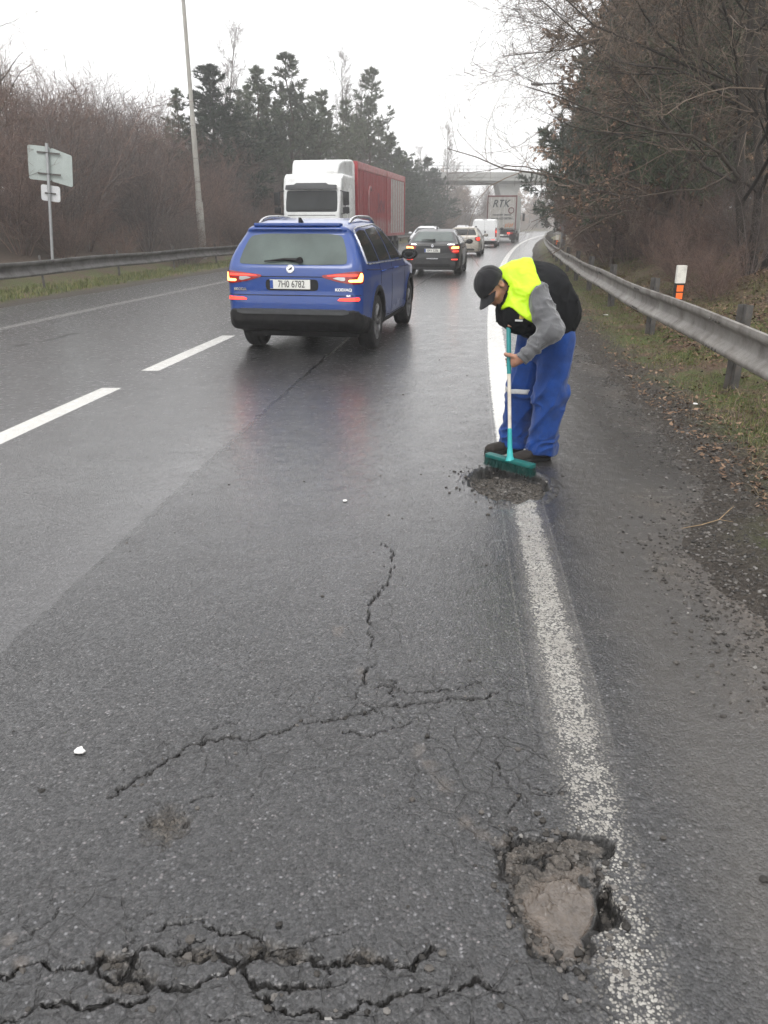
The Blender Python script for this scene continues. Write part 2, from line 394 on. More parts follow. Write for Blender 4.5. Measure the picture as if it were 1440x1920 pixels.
def road_z(o, y, x):
    P = np.stack([x, y], -1)
    near = y < 9
    z = fbm(P, .35, 3) * .012
    z = z - .02 * np.clip((o - 1.0) / .7, 0, 1) ** 2
    web = np.zeros(len(o)); crack = np.zeros(len(o)); dirt = np.zeros(len(o)); mud = np.zeros(len(o)); grav = np.zeros(len(o))
    idn = np.nonzero(near & (y > .7) & (o > -2.6))[0]; Pn = P[idn]
    rg = np.random.default_rng(3)
    micro = fbm(Pn, 45, 2) * .0022 + fbm(Pn, 14, 2) * .003
    zz = np.zeros(len(idn)); ck = np.zeros(len(idn)); dt = np.zeros(len(idn)); md = np.zeros(len(idn)); gv = np.zeros(len(idn))
    wob = np.stack([fbm(Pn, 20, 4), fbm(Pn + 31.7, 20, 4)], -1) * .055 + np.stack([fbm(Pn, 75, 2), fbm(Pn + 11.3, 75, 2)], -1) * .013
    gapn = .75 + 3.2 * fbm(Pn, 17, 3)
    wid = .35 + 1.9 * np.clip(fbm(Pn, 9, 3) + .45, 0, 1)
    for wd, L in CRACKS:
        L = np.array(L); lo = L.min(0) - .12; hi = L.max(0) + .12
        k = np.nonzero((Pn[:, 0] > lo[0]) & (Pn[:, 0] < hi[0]) & (Pn[:, 1] > lo[1]) & (Pn[:, 1] < hi[1]))[0]
        if not len(k): continue
        q = Pn[k] + wob[k]; d = np.full(len(k), 9.)
        for a, b in zip(L[:-1], L[1:]):
            e = b - a; t = np.clip(((q - a) @ e) / (e @ e), 0, 1); d = np.minimum(d, np.linalg.norm(q - a - t[:, None] * e, axis=1))
        wk = wd * (.29 if wd > .0105 else .27) * wid[k]
        p = np.clip((1.15 - d / wk) * 1.9, 0, 1) * np.clip(gapn[k] + (.75 if wd > .0105 else 0), 0, 1)
        ck[k] = np.maximum(ck[k], p)
        dt[k] = np.maximum(dt[k], np.clip(1 - d / (wk * 4.5), 0, 1) * np.clip(wd / .012, .3, 1))
    for cx, cy_, rx, ry in RAVEL:
        d = np.sqrt(((Pn[:, 0] - cx) / rx) ** 2 + ((Pn[:, 1] - cy_) / ry) ** 2) + fbm(Pn, 30, 3) * 1.1
        m = np.clip(1.35 - d, 0, 1); zz -= .016 * np.clip(m * 2, 0, 1) * (.6 + fbm(Pn, 60, 2) * 1.6); gv = np.maximum(gv, m * .8); dt = np.maximum(dt, m)
    for cx, cy_, rx, ry in TAN:
        d = np.sqrt(((Pn[:, 0] - cx) / rx) ** 2 + ((Pn[:, 1] - cy_) / ry) ** 2) + fbm(Pn, 25, 3) * 1.6
        md = np.maximum(md, np.clip(1.2 - d, 0, 1) * .34)
    # pothole at the line, with a flat of wet mud
    k = np.nonzero((Pn[:, 0] > 0.05) & (Pn[:, 0] < .85) & (Pn[:, 1] > 1.1) & (Pn[:, 1] < 1.9))[0]
    q = Pn[k] + np.stack([fbm(Pn[k], 16, 4), fbm(Pn[k] + 9.1, 16, 4)], -1) * .07
    dh = seg_poly_sdf(q, HOLE); dm = seg_poly_sdf(q, MUDFLAT); dn = seg_poly_sdf(q, NOTCH)
    inside = np.clip(-dh / .022, 0, 1)
    terr = np.floor((fbm(Pn[k], 8, 3) + .5) * 5) / 5          # broken layers step down towards the mud
    layer = -.006 - .022 * np.clip(1 - dm / .10, 0, 1) * (.45 + terr * .8) + fbm(Pn[k], 40, 3) * .014
    flat = -.029 + fbm(Pn[k], 7, 3) * .012 + np.clip(fbm(Pn[k], 34, 3) - .08, 0, 1) * .06
    fm = np.clip(.5 - dm / .012, 0, 1)
    zh = (layer * (1 - fm) + flat * fm) * inside
    nn = np.clip(-dn / .02 + .3, 0, 1); zh = np.minimum(zh, -.040 * nn)
    zz[k] += zh
    md[k] = np.maximum(md[k], np.clip(inside * (.25 + .75 * np.clip(1 - dm / .045, 0, 1)) , 0, 1) * (1 - nn))
    gv[k] = np.maximum(gv[k], inside * (1 - fm) * .75)
    dt[k] = np.maximum(dt[k], np.clip(1 - np.abs(dh) / .025, 0, 1)); ck[k] = np.maximum(ck[k], nn * .8)
    ck[k] = np.maximum(ck[k], np.clip(1.2 - np.abs(dh + .004) / .014, 0, 1) * np.clip(fbm(Pn[k], 12, 2) * 3 + .7, 0, 1))  # hole rim and notch: shade of the broken edge painted through the crack mask
    tn = (fbm(Pn[k], 8, 3) + .5) * 5; ck[k] = np.maximum(ck[k], np.clip(1 - np.abs(tn - np.round(tn)) / .10, 0, 1) * inside * (1 - fm) * .75)  # layer steps blackened likewise, their shade put into the colour
    # swept pothole at the worker's broom, filled with loose gravel
    k = np.nonzero((Pn[:, 0] > 0.2) & (Pn[:, 0] < 1.6) & (Pn[:, 1] > 3.9) & (Pn[:, 1] < 5.8))[0]
    d = np.sqrt(((Pn[k, 0] - .80) / .25) ** 2 + ((Pn[k, 1] - 4.80) / .33) ** 2) + fbm(Pn[k], 5, 4) * .5
    m = np.clip((1.05 - d) / .16, 0, 1)
    zz[k] += m * (-.05 + fbm(Pn[k], 26, 4) * .035) + np.clip(1 - np.abs(d - 1.12) / .2, 0, 1) * (.012 + fbm(Pn[k], 30, 3) * .03)
    gv[k] = np.maximum(gv[k], m); dt[k] = np.maximum(dt[k], np.clip(1.75 - d, 0, 1) * .9)
    ck[k] = np.maximum(ck[k], np.clip(1 - np.abs(d - .97) / .09, 0, 1) * np.clip(fbm(Pn[k], 8, 2) * 3 + .5, 0, .8))
    for cx, cy_, rx, ry in ((.30, 1.95, .26, .36), (.08, 2.38, .55, .16), (-.35, 1.26, .6, .14), (.25, 1.21, .32, .12), (-.78, 1.36, .2, .2), (-.45, 2.05, .4, .14), (-.04, 2.9, .12, .5)):
        q_ = ((Pn[:, 0] - cx) / rx) ** 2 + ((Pn[:, 1] - cy_) / ry) ** 2; web[idn] = np.maximum(web[idn], np.exp(-q_))
    zz += micro - .017 * np.clip(ck * 1.6, 0, 1) - dt * .0015 + dt * fbm(Pn, 55, 2) * .002
    z[idn] += zz; crack[idn] = ck; dirt[idn] = dt; mud[idn] = md; grav[idn] = gv
    # mud tracked on to the hard shoulder
    far = (o > .55) & (y < 14)
    f = np.nonzero(far)[0]; e = edge(y[f]) - o[f]
    gs = np.clip(1.15 - e / .30, 0, 1) * np.clip(.15 + fbm(P[f], 4.5, 4) * 3.2, 0, 1); grav[f] = np.maximum(grav[f], gs); z[f] += gs * (.004 + fbm(P[f], 22, 3) * .022)
    s = np.clip(1 - e / .55, 0, 1) * np.clip(.55 + fbm(P[f], 1.7, 4) * 1.6, 0, 1)
    mud[f] = np.maximum(mud[f], s * .55)
    g = np.exp(-(((x[f] - 1.66) / .16) ** 2 + ((y[f] - 4.45) / .3) ** 2)) * np.clip(.8 + fbm(P[f], 14, 3) * 2, 0, 1)
    grav[f] = np.maximum(grav[f], g)
    # old cracks across the oncoming lane
    for L in ([(-5.235, 10.6), (-4.97, 11.36), (-4.834, 12.23)], [(-4.918, 15.345), (-4.897, 16.157), (-4.462, 16.157)], [(-5.6, 9.4), (-5.235, 10.6)]):
        L = np.array(L); q = P[~near | (o < -2.6)] if False else P
        for a, b in zip(L[:-1], L[1:]):
            e = b - a; t = np.clip(((P - a) @ e) / (e @ e), 0, 1)
            crack = np.maximum(crack, np.clip(1.1 - np.linalg.norm(P - a - t[:, None] * e, axis=1) / .05, 0, 1) * .6)
    return z, dict(web=web, crack=crack, dirt=dirt, mud=mud, gravel=grav)

def asphalt():
    m, nt, p = new_mat('wet_asphalt')
    L = nt.links
    uv = nt.nodes.new('ShaderNodeUVMap'); uv.uv_map = 'UVMap'
    sp = nt.nodes.new('ShaderNodeSeparateXYZ'); L.new(uv.outputs[0], sp.inputs[0]); o, y = sp.outputs[0], sp.outputs[1]
    pos = nt.nodes.new('ShaderNodeTexCoord').outputs['Object']
    at_ = lambda n: (lambda q: (setattr(q, 'attribute_name', n), q.outputs['Fac'])[1])(nt.nodes.new('ShaderNodeAttribute'))
    crack, dirt, mud, grav, webm = at_('crack'), at_('dirt'), at_('mud'), at_('gravel'), at_('web')
    # aggregate
    def vor(scale, feat='F1'):
        v = nt.nodes.new('ShaderNodeTexVoronoi'); v.feature = feat; v.inputs['Scale'].default_value = scale
        L.new(pos, v.inputs['Vector']); return v
    v1 = vor(115); v2 = vor(260)
    sc1 = nt.nodes.new('ShaderNodeSeparateColor'); L.new(v1.outputs['Color'], sc1.inputs[0])
    sc2 = nt.nodes.new('ShaderNodeSeparateColor'); L.new(v2.outputs['Color'], sc2.inputs[0])
    n_big = noise(nt, .55, 4, .6, pos); n_mid = noise(nt, 3.2, 5, .65, pos); n_fine = noise(nt, 60, 4, .7, pos); n_m2 = noise(nt, 14, 5, .7, pos)
    stone = ramp(nt, sc1.outputs[0], [(0, .014), (.35, .032), (.7, .062), (.85, .10), (.96, .18), (1, .34)])
    warm = mixc(nt, ramp(nt, sc1.outputs[1], [(.72, 0), (.8, .3)]), stone, mixc(nt, 1.0, stone, (1.25, .93, .86), 'MULTIPLY'))
    fines = ramp(nt, sc2.outputs[0], [(0, .014), (.6, .04), (1, .085)])
    gap = ramp(nt, v1.outputs['Distance'], [(.25, 0), (.65, 1)])
    agg = mixc(nt, math_(nt, 'MULTIPLY', gap, .8), warm, fines)
    agg = mixc(nt, 1.0, agg, ramp(nt, n_mid, [(.25, (.72, .73, .76)), (.75, (1.2, 1.18, 1.17))]), 'MULTIPLY')
    agg = mixc(nt, 1.0, agg, ramp(nt, n_big, [(.3, (.70, .71, .73)), (.7, (1.22, 1.2, 1.2))]), 'MULTIPLY')
    # oncoming side of the paving joint: finer, paler and smoother
    jo = math_(nt, 'ADD', o, math_(nt, 'MULTIPLY_ADD', noise(nt, 5, 4, .7, pos), .10, -.05))
    left = math_(nt, 'MULTIPLY', smooth_step(nt, jo, -2.16, -2.24), math_(nt, 'MULTIPLY_ADD', smooth_step(nt, math_(nt, 'ADD', o, math_(nt, 'MULTIPLY_ADD', n_mid, .5, -.25)), -2.75, -2.3), .62, .10))
    smooth_asp = mixc(nt, .55, agg, ramp(nt, n_fine, [(.3, (.042, .041, .043)), (.7, (.066, .064, .065))]))
    agg = mixc(nt, 1.0, agg, (.62, .62, .63), 'MULTIPLY')
    col = mixc(nt, left, agg, smooth_asp)
    # dusty brown hard shoulder right of the line
    sh = smooth_step(nt, math_(nt, 'ADD', o, math_(nt, 'MULTIPLY_ADD', n_mid, .3, -.15)), .12, .42)
    shc = mixc(nt, .62, agg, ramp(nt, n_fine, [(.25, (.046, .042, .037)), (.75, (.094, .085, .075))]))
    col = mixc(nt, sh, col, shc)
    joint = math_(nt, 'MULTIPLY', smooth_step(nt, math_(nt, 'ABSOLUTE', math_(nt, 'ADD', jo, 2.2)), .028, .012), ramp(nt, n_m2, [(.3, .35), (.5, 1)]))
    col = mixc(nt, joint, col, (.014, .014, .015))
    # a web of hairline cracks where the surface is tired
    ve = vor(11.0, 'DISTANCE_TO_EDGE'); wv = nt.nodes.new('ShaderNodeVectorMath'); wv.operation = 'ADD'; nz_ = nt.nodes.new('ShaderNodeTexNoise'); nz_.inputs['Scale'].default_value = 9; nz_.inputs['Detail'].default_value = 5; L.new(pos, nz_.inputs['Vector'])
    sv = nt.nodes.new('ShaderNodeVectorMath'); sv.operation = 'SCALE'; sv.inputs['Scale'].default_value = .055; L.new(nz_.outputs['Color'], sv.inputs[0]); L.new(pos, wv.inputs[0]); L.new(sv.outputs[0], wv.inputs[1]); L.new(wv.outputs[0], ve.inputs['Vector'])
    hm_ = smooth_step(nt, math_(nt, 'ADD', webm, math_(nt, 'MULTIPLY_ADD', noise(nt, 6, 3, .6, pos), .7, -.35)), .18, .55)
    hair_ = math_(nt, 'MULTIPLY', math_(nt, 'MULTIPLY', smooth_step(nt, ve.outputs['Distance'], .050, .015), hm_), ramp(nt, n_m2, [(.32, .0), (.5, .9)]))
    col = mixc(nt, hair_, col, (.010, .009, .009))
    # the low edge of the shoulder stays wet
    wet = math_(nt, 'MULTIPLY', smooth_step(nt, math_(nt, 'ADD', o, math_(nt, 'MULTIPLY_ADD', n_mid, .5, -.25)), .55, .85), math_(nt, 'MULTIPLY', smooth_step(nt, y, 4.4, 5.2), smooth_step(nt, y, 16, 9)))
    col = mixc(nt, math_(nt, 'MULTIPLY', wet, .55), col, (.022, .020, .018))
    # paint
    w1 = noise(nt, 75, 5, .75, pos); w2 = noise(nt, 9, 4, .65, pos)
    wear = math_(nt, 'ADD', math_(nt, 'MULTIPLY_ADD', w1, .42, math_(nt, 'MULTIPLY', gap, .16)), math_(nt, 'MULTIPLY_ADD', w2, .36, math_(nt, 'MULTIPLY', sc1.outputs[1], .30)))
    a = math_(nt, 'ABSOLUTE', math_(nt, 'ADD', o, math_(nt, 'MULTIPLY_ADD', w2, .05, -.03)))
    farw = smooth_step(nt, y, 4.9, 5.3)
    half = math_(nt, 'MULTIPLY_ADD', farw, .022, .122)
    bandn = nt.nodes.new('ShaderNodeMapRange'); bandn.interpolation_type = 'SMOOTHSTEP'
    L.new(math_(nt, 'SUBTRACT', a, half), bandn.inputs[0]); bandn.inputs[1].default_value = .022; bandn.inputs[2].default_value = -.085
    band = bandn.outputs[0]
    # threshold by distance: nearly gone close to the camera, whole beyond the worker
    cov = ramp(nt, math_(nt, 'DIVIDE', y, 10), [(.10, .62), (.145, .56), (.19, .60), (.24, .66), (.30, .72), (.40, .76), (.47, .78), (.53, 1.6)])
    cov2 = math_(nt, 'MULTIPLY', cov, band)
    pm = nt.nodes.new('ShaderNodeMapRange'); L.new(math_(nt, 'SUBTRACT', cov2, wear), pm.inputs[0]); pm.inputs[1].default_value = -.02; pm.inputs[2].default_value = .05
    paint = pm.outputs[0]
    thin_o = math_(nt, 'ABSOLUTE', math_(nt, 'SUBTRACT', math_(nt, 'ABSOLUTE', math_(nt, 'ADD', o, .012)), .128))
    thin = math_(nt, 'MULTIPLY', smooth_step(nt, thin_o, .007, .003), math_(nt, 'MULTIPLY', ramp(nt, w1, [(.42, .34), (.55, 0)]), smooth_step(nt, y, 1.9, 2.5)))
    prim = math_(nt, 'MULTIPLY', smooth_step(nt, a, .135, .10), math_(nt, 'MULTIPLY', smooth_step(nt, y, 1.7, 2.4), .16))
    col = mixc(nt, prim, col, (.22, .205, .19))
    gh = math_(nt, 'MULTIPLY', math_(nt, 'MULTIPLY', smooth_step(nt, a, .118, .055), ramp(nt, w2, [(.35, .8), (.62, .36)])), smooth_step(nt, gap, .75, .2))
    gh = math_(nt, 'MULTIPLY', gh, math_(nt, 'SUBTRACT', 1.0, math_(nt, 'MAXIMUM', math_(nt, 'MULTIPLY', grav, 1.4), crack), None, True))
    col = mixc(nt, gh, col, (.27, .255, .225))
    paint = math_(nt, 'MAXIMUM', paint, thin)
    # centre dashes and the faint left edge line
    dm = math_(nt, 'ABSOLUTE', math_(nt, 'ADD', o, 4.07))
    fr = math_(nt, 'FRACT', math_(nt, 'DIVIDE', math_(nt, 'ADD', y, 3.03), 4.0))
    dash = math_(nt, 'MULTIPLY', smooth_step(nt, dm, .108, .098), math_(nt, 'MULTIPLY', math_(nt, 'LESS_THAN', fr, .75), ramp(nt, w1, [(.60, 1), (.72, .55)])))
    le = math_(nt, 'ABSOLUTE', math_(nt, 'ADD', o, 8.05))
    lline = math_(nt, 'MULTIPLY', smooth_step(nt, le, .13, .09), ramp(nt, wear, [(.5, .38), (.72, .05)]))
    paint = math_(nt, 'MAXIMUM', paint, math_(nt, 'MAXIMUM', dash, lline))
    paint = math_(nt, 'MULTIPLY', paint, math_(nt, 'SUBTRACT', 1.0, math_(nt, 'MAXIMUM', math_(nt, 'MULTIPLY', grav, 1.4), math_(nt, 'MULTIPLY', mud, 1.2)), None, True))
    paint = math_(nt, 'MULTIPLY', paint, math_(nt, 'SUBTRACT', 1.0, math_(nt, 'MULTIPLY', crack, 1.5), None, True))
    pnear = mixc(nt, ramp(nt, w2, [(.35, .75), (.65, .25)]), ramp(nt, w1, [(.3, (.34, .325, .29)), (.7, (.60, .585, .54))]), (.20, .185, .165))
    col = mixc(nt, paint, col, mixc(nt, smooth_step(nt, y, 4.0, 5.2), pnear, ramp(nt, w1, [(.3, (.55, .54, .50)), (.7, (.84, .83, .79))])))
    # dirt, gravel, mud, open cracks
    col = mixc(nt, math_(nt, 'MULTIPLY', dirt, .55), col, mixc(nt, .5, agg, (.022, .02, .018)))
    gcol = mixc(nt, 1.0, ramp(nt, sc1.outputs[2], [(0, (.03, .026, .022)), (.6, (.085, .073, .06)), (1, (.18, .16, .135))]), ramp(nt, n_m2, [(.3, .6), (.7, 1.2)]), 'MULTIPLY')
    col = mixc(nt, math_(nt, 'MULTIPLY', grav, .9), col, gcol)
    mcol = ramp(nt, n_m2, [(.28, (.050, .040, .031)), (.45, (.092, .073, .058)), (.6, (.118, .095, .077)), (.78, (.165, .122, .085))])
    mf = ramp(nt, math_(nt, 'ADD', mud, math_(nt, 'MULTIPLY_ADD', n_m2, .5, -.25)), [(.12, 0), (.7, 1)])
    col = mixc(nt, mf, col, mcol)
    col = mixc(nt, ramp(nt, crack, [(.12, 0), (.42, .97)]), col, (.008, .007, .006))  # near-black for damp soil, plus painted shade so groove walls never look lit
    L.new(col, p.inputs['Base Color'])
    # gloss of the wet film
    r = ramp(nt, n_mid, [(.3, .33), (.7, .47)])
    r = mixc(nt, left, r, ramp(nt, n_mid, [(.3, .27), (.7, .40)]))
    r = mixc(nt, math_(nt, 'MULTIPLY', joint, .8), r, (.12, .12, .12))
    r = mixc(nt, math_(nt, 'MULTIPLY', wet, .7), r, (.2, .2, .2))
    r = mixc(nt, paint, r, (.42, .42, .42))
    r = mixc(nt, math_(nt, 'MAXIMUM', grav, math_(nt, 'MULTIPLY', crack, 1.3), None, True), r, (.8, .8, .8))
    r = mixc(nt, math_(nt, 'MULTIPLY', mf, smooth_step(nt, y, 2.4, 1.9)), r, (.22, .22, .22))
    L.new(r, p.inputs['Roughness'])
    p.inputs['Specular IOR Level'].default_value = .5
    # a thin film of water over everything but loose grit
    film = math_(nt, 'MULTIPLY', math_(nt, 'SUBTRACT', 1.0, math_(nt, 'MAXIMUM', grav, crack), None, True), ramp(nt, n_mid, [(.3, 1.0), (.7, .7)]))
    film = math_(nt, 'MULTIPLY', film, mixc(nt, smooth_step(nt, y, 5.5, 2.0), (1, 1, 1), ramp(nt, math_(nt, 'ADD', math_(nt, 'MULTIPLY', sc1.outputs[1], .6), math_(nt, 'MULTIPLY', n_fine, .6)), [(.35, .18), (.75, 1.0)])))
    L.new(film, p.inputs['Coat Weight']); p.inputs['Coat IOR'].default_value = 1.52
    L.new(ramp(nt, n_m2, [(.3, .17), (.7, .31)]), p.inputs['Coat Roughness'])
    # relief
    h = math_(nt, 'ADD', math_(nt, 'MULTIPLY', math_(nt, 'SUBTRACT', 1.0, v1.outputs['Distance']), math_(nt, 'MULTIPLY_ADD', sc1.outputs[1], .6, .6)), math_(nt, 'MULTIPLY', n_fine, .7))
    h = math_(nt, 'MULTIPLY', h, math_(nt, 'SUBTRACT', 1.0, math_(nt, 'MAXIMUM', math_(nt, 'MULTIPLY', left, .6), math_(nt, 'MULTIPLY', mf, .45))))
    h = math_(nt, 'MULTIPLY', h, math_(nt, 'MULTIPLY_ADD', grav, 1.2, 1.0))
    b = nt.nodes.new('ShaderNodeBump'); b.inputs['Strength'].default_value = .95; b.inputs['Distance'].default_value = .0042
    h = math_(nt, 'SUBTRACT', h, math_(nt, 'MULTIPLY', hair_, 1.2))
    L.new(h, b.inputs['Height']); L.new(b.outputs[0], p.inputs['Normal'])
    b2 = nt.nodes.new('ShaderNodeBump'); b2.inputs['Strength'].default_value = .32; b2.inputs['Distance'].default_value = .0016
    L.new(h, b2.inputs['Height']); L.new(b2.outputs[0], p.inputs['Coat Normal'])
    return m

me = ribbon('road', Oroad, Yroad, road_z); me.materials.append(asphalt())
road = tag(link_mesh('road', me), kind='structure')

# ------------------------------------------------------------------ ground beside the road
def bank(o, y):
    """height of the ground at offset o from the edge line"""
    r = np.interp(o, [2.3, 3.0, 5.0, 8.0, 12, 20, 60], [0.0, .16, .85, 1.75, 2.3, 2.7, 4.0])
    l = np.interp(-o, [11.2, 12.2, 14, 22, 40, 80], [0, .0, .5, 2.6, 3.4, 5.0])
    return np.where(o > 0, r, l)
def ground_z(o, y, x):
    P = np.stack([x, y], -1)
    t = o - edge(y) + fbm(P, 3.0, 4) * .22
    rr = np.clip(t * .14, -.09, .045) + np.clip(t / .25, 0, 1) * (fbm(P, 9, 4) * .085 + fbm(P, 2.2, 3) * .06)
    t2 = -10.0 - o + fbm(P, 2.0, 3) * .35
    ll = np.clip(t2 * .14, -.09, .07) + np.clip(t2 / .3, 0, 1) * (fbm(P, 5, 3) * .06)
    z = np.where(o > -4, rr, ll) + bank(o, y) * (1 + fbm(P, .15, 3) * .35) + np.clip(np.abs(o + 5) - 8, 0, 1) * fbm(P, .8, 3) * .18
    z = np.where((o > -9.6) & (o < .5), -.12, z)
    return z, dict(side=t)
def zg(o, y): return float(ground_z(np.array([o]), np.array([y]), np.array([float(E(y)) + o]))[0][0])

Yg = [.8]
while Yg[-1] < 12: Yg.append(Yg[-1] * 1.009)
while Yg[-1] < 420: Yg.append(Yg[-1] * 1.03)
Yg = np.array([-25, -15, -8, -4, -2, -.5, .3] + Yg)
Og = np.concatenate([-np.array([200, 120, 80, 60, 48, 40, 34, 30, 26, 23, 20, 18, 16.5, 15.5, 14.5]), steps([(-14, -9.5, .08)]), [-5, -1], steps([(.5, 2.6, .02), (2.6, 5, .06), (5, 12, .25)]), [14, 17, 21, 27, 35, 45, 60, 100, 160, 220]])
def ground_mat():
    m, nt, p = new_mat('verge_soil_and_turf'); L = nt.links
    uv = nt.nodes.new('ShaderNodeUVMap'); uv.uv_map = 'UVMap'
    sp = nt.nodes.new('ShaderNodeSeparateXYZ'); L.new(uv.outputs[0], sp.inputs[0]); o, y = sp.outputs[0], sp.outputs[1]
    pos = nt.nodes.new('ShaderNodeTexCoord').outputs['Object']
    a = nt.nodes.new('ShaderNodeAttribute'); a.attribute_name = 'side'; t = a.outputs['Fac']
    n1 = noise(nt, 1.3, 5, .65, pos); n2 = noise(nt, 9, 6, .7, pos); n3 = noise(nt, 55, 5, .75, pos)
    soil = ramp(nt, n3, [(.25, (.022, .019, .016)), (.5, (.066, .056, .047)), (.75, (.16, .14, .118))])
    turf = ramp(nt, n3, [(.25, (.03, .036, .013)), (.5, (.095, .115, .034)), (.78, (.20, .225, .08))])
    litter = ramp(nt, n3, [(.25, (.035, .024, .017)), (.5, (.13, .088, .06)), (.78, (.27, .19, .13))])
    g = ramp(nt, math_(nt, 'ADD', n1, math_(nt, 'MULTIPLY_ADD', n2, .35, -.17)), [(.40, 0), (.55, 1)])
    g = math_(nt, 'MULTIPLY', g, math_(nt, 'SUBTRACT', 1.0, math_(nt, 'MULTIPLY', math_(nt, 'MULTIPLY', smooth_step(nt, o, 2.5, 3.2), smooth_step(nt, y, 9.5, 12.5)), ramp(nt, n1, [(.45, .95), (.7, .3)])), None, True))
    c = mixc(nt, g, litter, turf)
    verge = smooth_step(nt, math_(nt, 'ADD', t, math_(nt, 'MULTIPLY_ADD', n1, .8, -.4)), .15, .95)
    isl = math_(nt, 'LESS_THAN', o, -5)
    c = mixc(nt, math_(nt, 'MAXIMUM', verge, isl), soil, c)
    wood = smooth_step(nt, math_(nt, 'ADD', o, math_(nt, 'MULTIPLY', n1, 1.5)), -11.2, -12.6)
    c = mixc(nt, wood, c, mixc(nt, .5, litter, soil))
    kerbl = math_(nt, 'MULTIPLY', isl, smooth_step(nt, math_(nt, 'ADD', o, math_(nt, 'MULTIPLY', n1, .5)), -10.4, -9.9))
    c = mixc(nt, kerbl, c, soil)
    c = mixc(nt, math_(nt, 'MULTIPLY', smooth_step(nt, o, 6.0, 9.0), .8), c, ramp(nt, n2, [(.3, (.13, .16, .05)), (.7, (.26, .28, .11))]))
    L.new(c, p.inputs['Base Color']); p.inputs['Roughness'].default_value = .85; p.inputs['Specular IOR Level'].default_value = .3
    b = nt.nodes.new('ShaderNodeBump'); b.inputs['Distance'].default_value = .03
    L.new(math_(nt, 'ADD', n3, math_(nt, 'MULTIPLY', n2, .8)), b.inputs['Height']); L.new(b.outputs[0], p.inputs['Normal'])
    return m
me = ribbon('ground', Og, Yg, ground_z); me.materials.append(ground_mat())
ground = tag(link_mesh('ground', me), kind='structure')

# ------------------------------------------------------------------ turf, leaves, stones (uncountable)
def blades(name, O, Y, h, wd, material, seed, lean=.5):
    rg = np.random.default_rng(seed); n = len(O); x = E(Y) + O; z = ground_z(O, Y, x)[0] - .004
    a = rg.random(n) * 2 * np.pi; hh = h * (.4 + rg.random(n)); ww = wd * (.6 + .8 * rg.random(n))
    dx, dy = np.cos(a), np.sin(a); la = rg.random(n) * 2 * np.pi; ll = lean * hh * rg.random(n) * 1.6
    b = np.stack([x, y_ := Y, z], -1)
    p0 = b + np.stack([dx * ww, dy * ww, 0 * x], -1); p1 = b - np.stack([dx * ww, dy * ww, 0 * x], -1)
    mid = b + np.stack([np.cos(la) * ll * .35, np.sin(la) * ll * .35, hh * .6], -1); s = np.stack([dx * ww, dy * ww, 0 * x], -1) * .7
    tip = b + np.stack([np.cos(la) * ll, np.sin(la) * ll, hh * (1 - .3 * rg.random(n))], -1)
    V = np.stack([p0, p1, mid - s, mid + s, tip + s * .15, tip - s * .15], 1).reshape(-1, 3)
    i = np.arange(n)[:, None] * 6
    F = np.concatenate([i + np.array([[0, 1, 2, 3]]), i + np.array([[3, 2, 5, 4]])])
    return tag(link_mesh(name, np_mesh(name, V, F, False), material), kind='stuff')
def leaf_mat(name, cols):
    m, nt, p = new_mat(name)
    g = nt.nodes.new('ShaderNodeNewGeometry')
    nt.links.new(ramp(nt, g.outputs['Random Per Island'], cols), p.inputs['Base Color'])
    p.inputs['Roughness'].default_value = .65; p.inputs['Specular IOR Level'].default_value = .35
    return m
GRASS = leaf_mat('blade_green', [(0, (.04, .052, .014)), (.35, (.10, .125, .034)), (.7, (.17, .185, .06)), (1, (.26, .22, .12))])
STRAW = leaf_mat('dead_grass', [(0, (.06, .045, .03)), (.5, (.14, .11, .07)), (1, (.26, .21, .14))])
rg = np.random.default_rng(11)
def scatter(n, o0, o1, y0, y1, pw=1.0, patch=1.2, cut=0.0, seed=0):
    r = np.random.default_rng(seed); O = o0 + (o1 - o0) * r.random(n); u = r.random(n); Y = y0 * (y1 / y0) ** (u ** pw)
    k = fbm(np.stack([E(Y) + O, Y], -1), patch, 3) + (r.random(n) - .5) * .25 > cut
    return O[k], Y[k]
O1, Y1 = scatter(120000, 1.6, 6.4, 4.0, 36, cut=-.06, seed=1)
O2, Y2 = scatter(16000, -11.9, -10.35, 12, 70, cut=-.2, seed=2)
k = O1 - edge(Y1) > .35 + .5 * np.random.default_rng(4).random(len(O1))
O1, Y1 = O1[k], Y1[k]
blades('grass', np.concatenate([O1, O2]), np.concatenate([Y1, Y2]), np.concatenate([np.full(len(O1), .06), np.full(len(O2), .13)]), np.concatenate([np.full(len(O1), .0028), np.full(len(O2), .008)]), GRASS, 5)
O3, Y3 = scatter(42000, 1.4, 7.5, 2.6, 40, cut=-.05, patch=.9, seed=3)
k = O3 - edge(Y3) > .3
blades('dead_grass', O3[k], Y3[k], .06, .003, STRAW, 6, lean=1.5)

def litter(name, O, Y, size, material, seed, lift=.006, thick=False):
    rg = np.random.default_rng(seed); n = len(O); x = E(Y) + O; z = ground_z(O, Y, x)[0]
    z = np.maximum(z, np.where((o_ := O) < edge(Y), .0, -1)) + lift
    s = size * (.5 + rg.random(n)); a = rg.random(n) * 2 * np.pi
    u = np.stack([np.cos(a), np.sin(a), rg.normal(0, .35, n)], -1) * s[:, None]
    v = np.stack([-np.sin(a), np.cos(a), rg.normal(0, .35, n)], -1) * s[:, None] * (.45 + .3 * rg.random(n))[:, None]
    c = np.stack([x, Y, z], -1); up = np.array([0, 0, 1.]) * (s * .35)[:, None] * rg.random(n)[:, None]
    V = np.stack([c - u + up, c - v * .9 - u * .2, c + u * .95 + up, c + v - u * .1, ], 1).reshape(-1, 3)
    i = np.arange(n)[:, None] * 4
    return tag(link_mesh(name, np_mesh(name, V, i + np.arange(4)[None], False), material), kind='stuff')
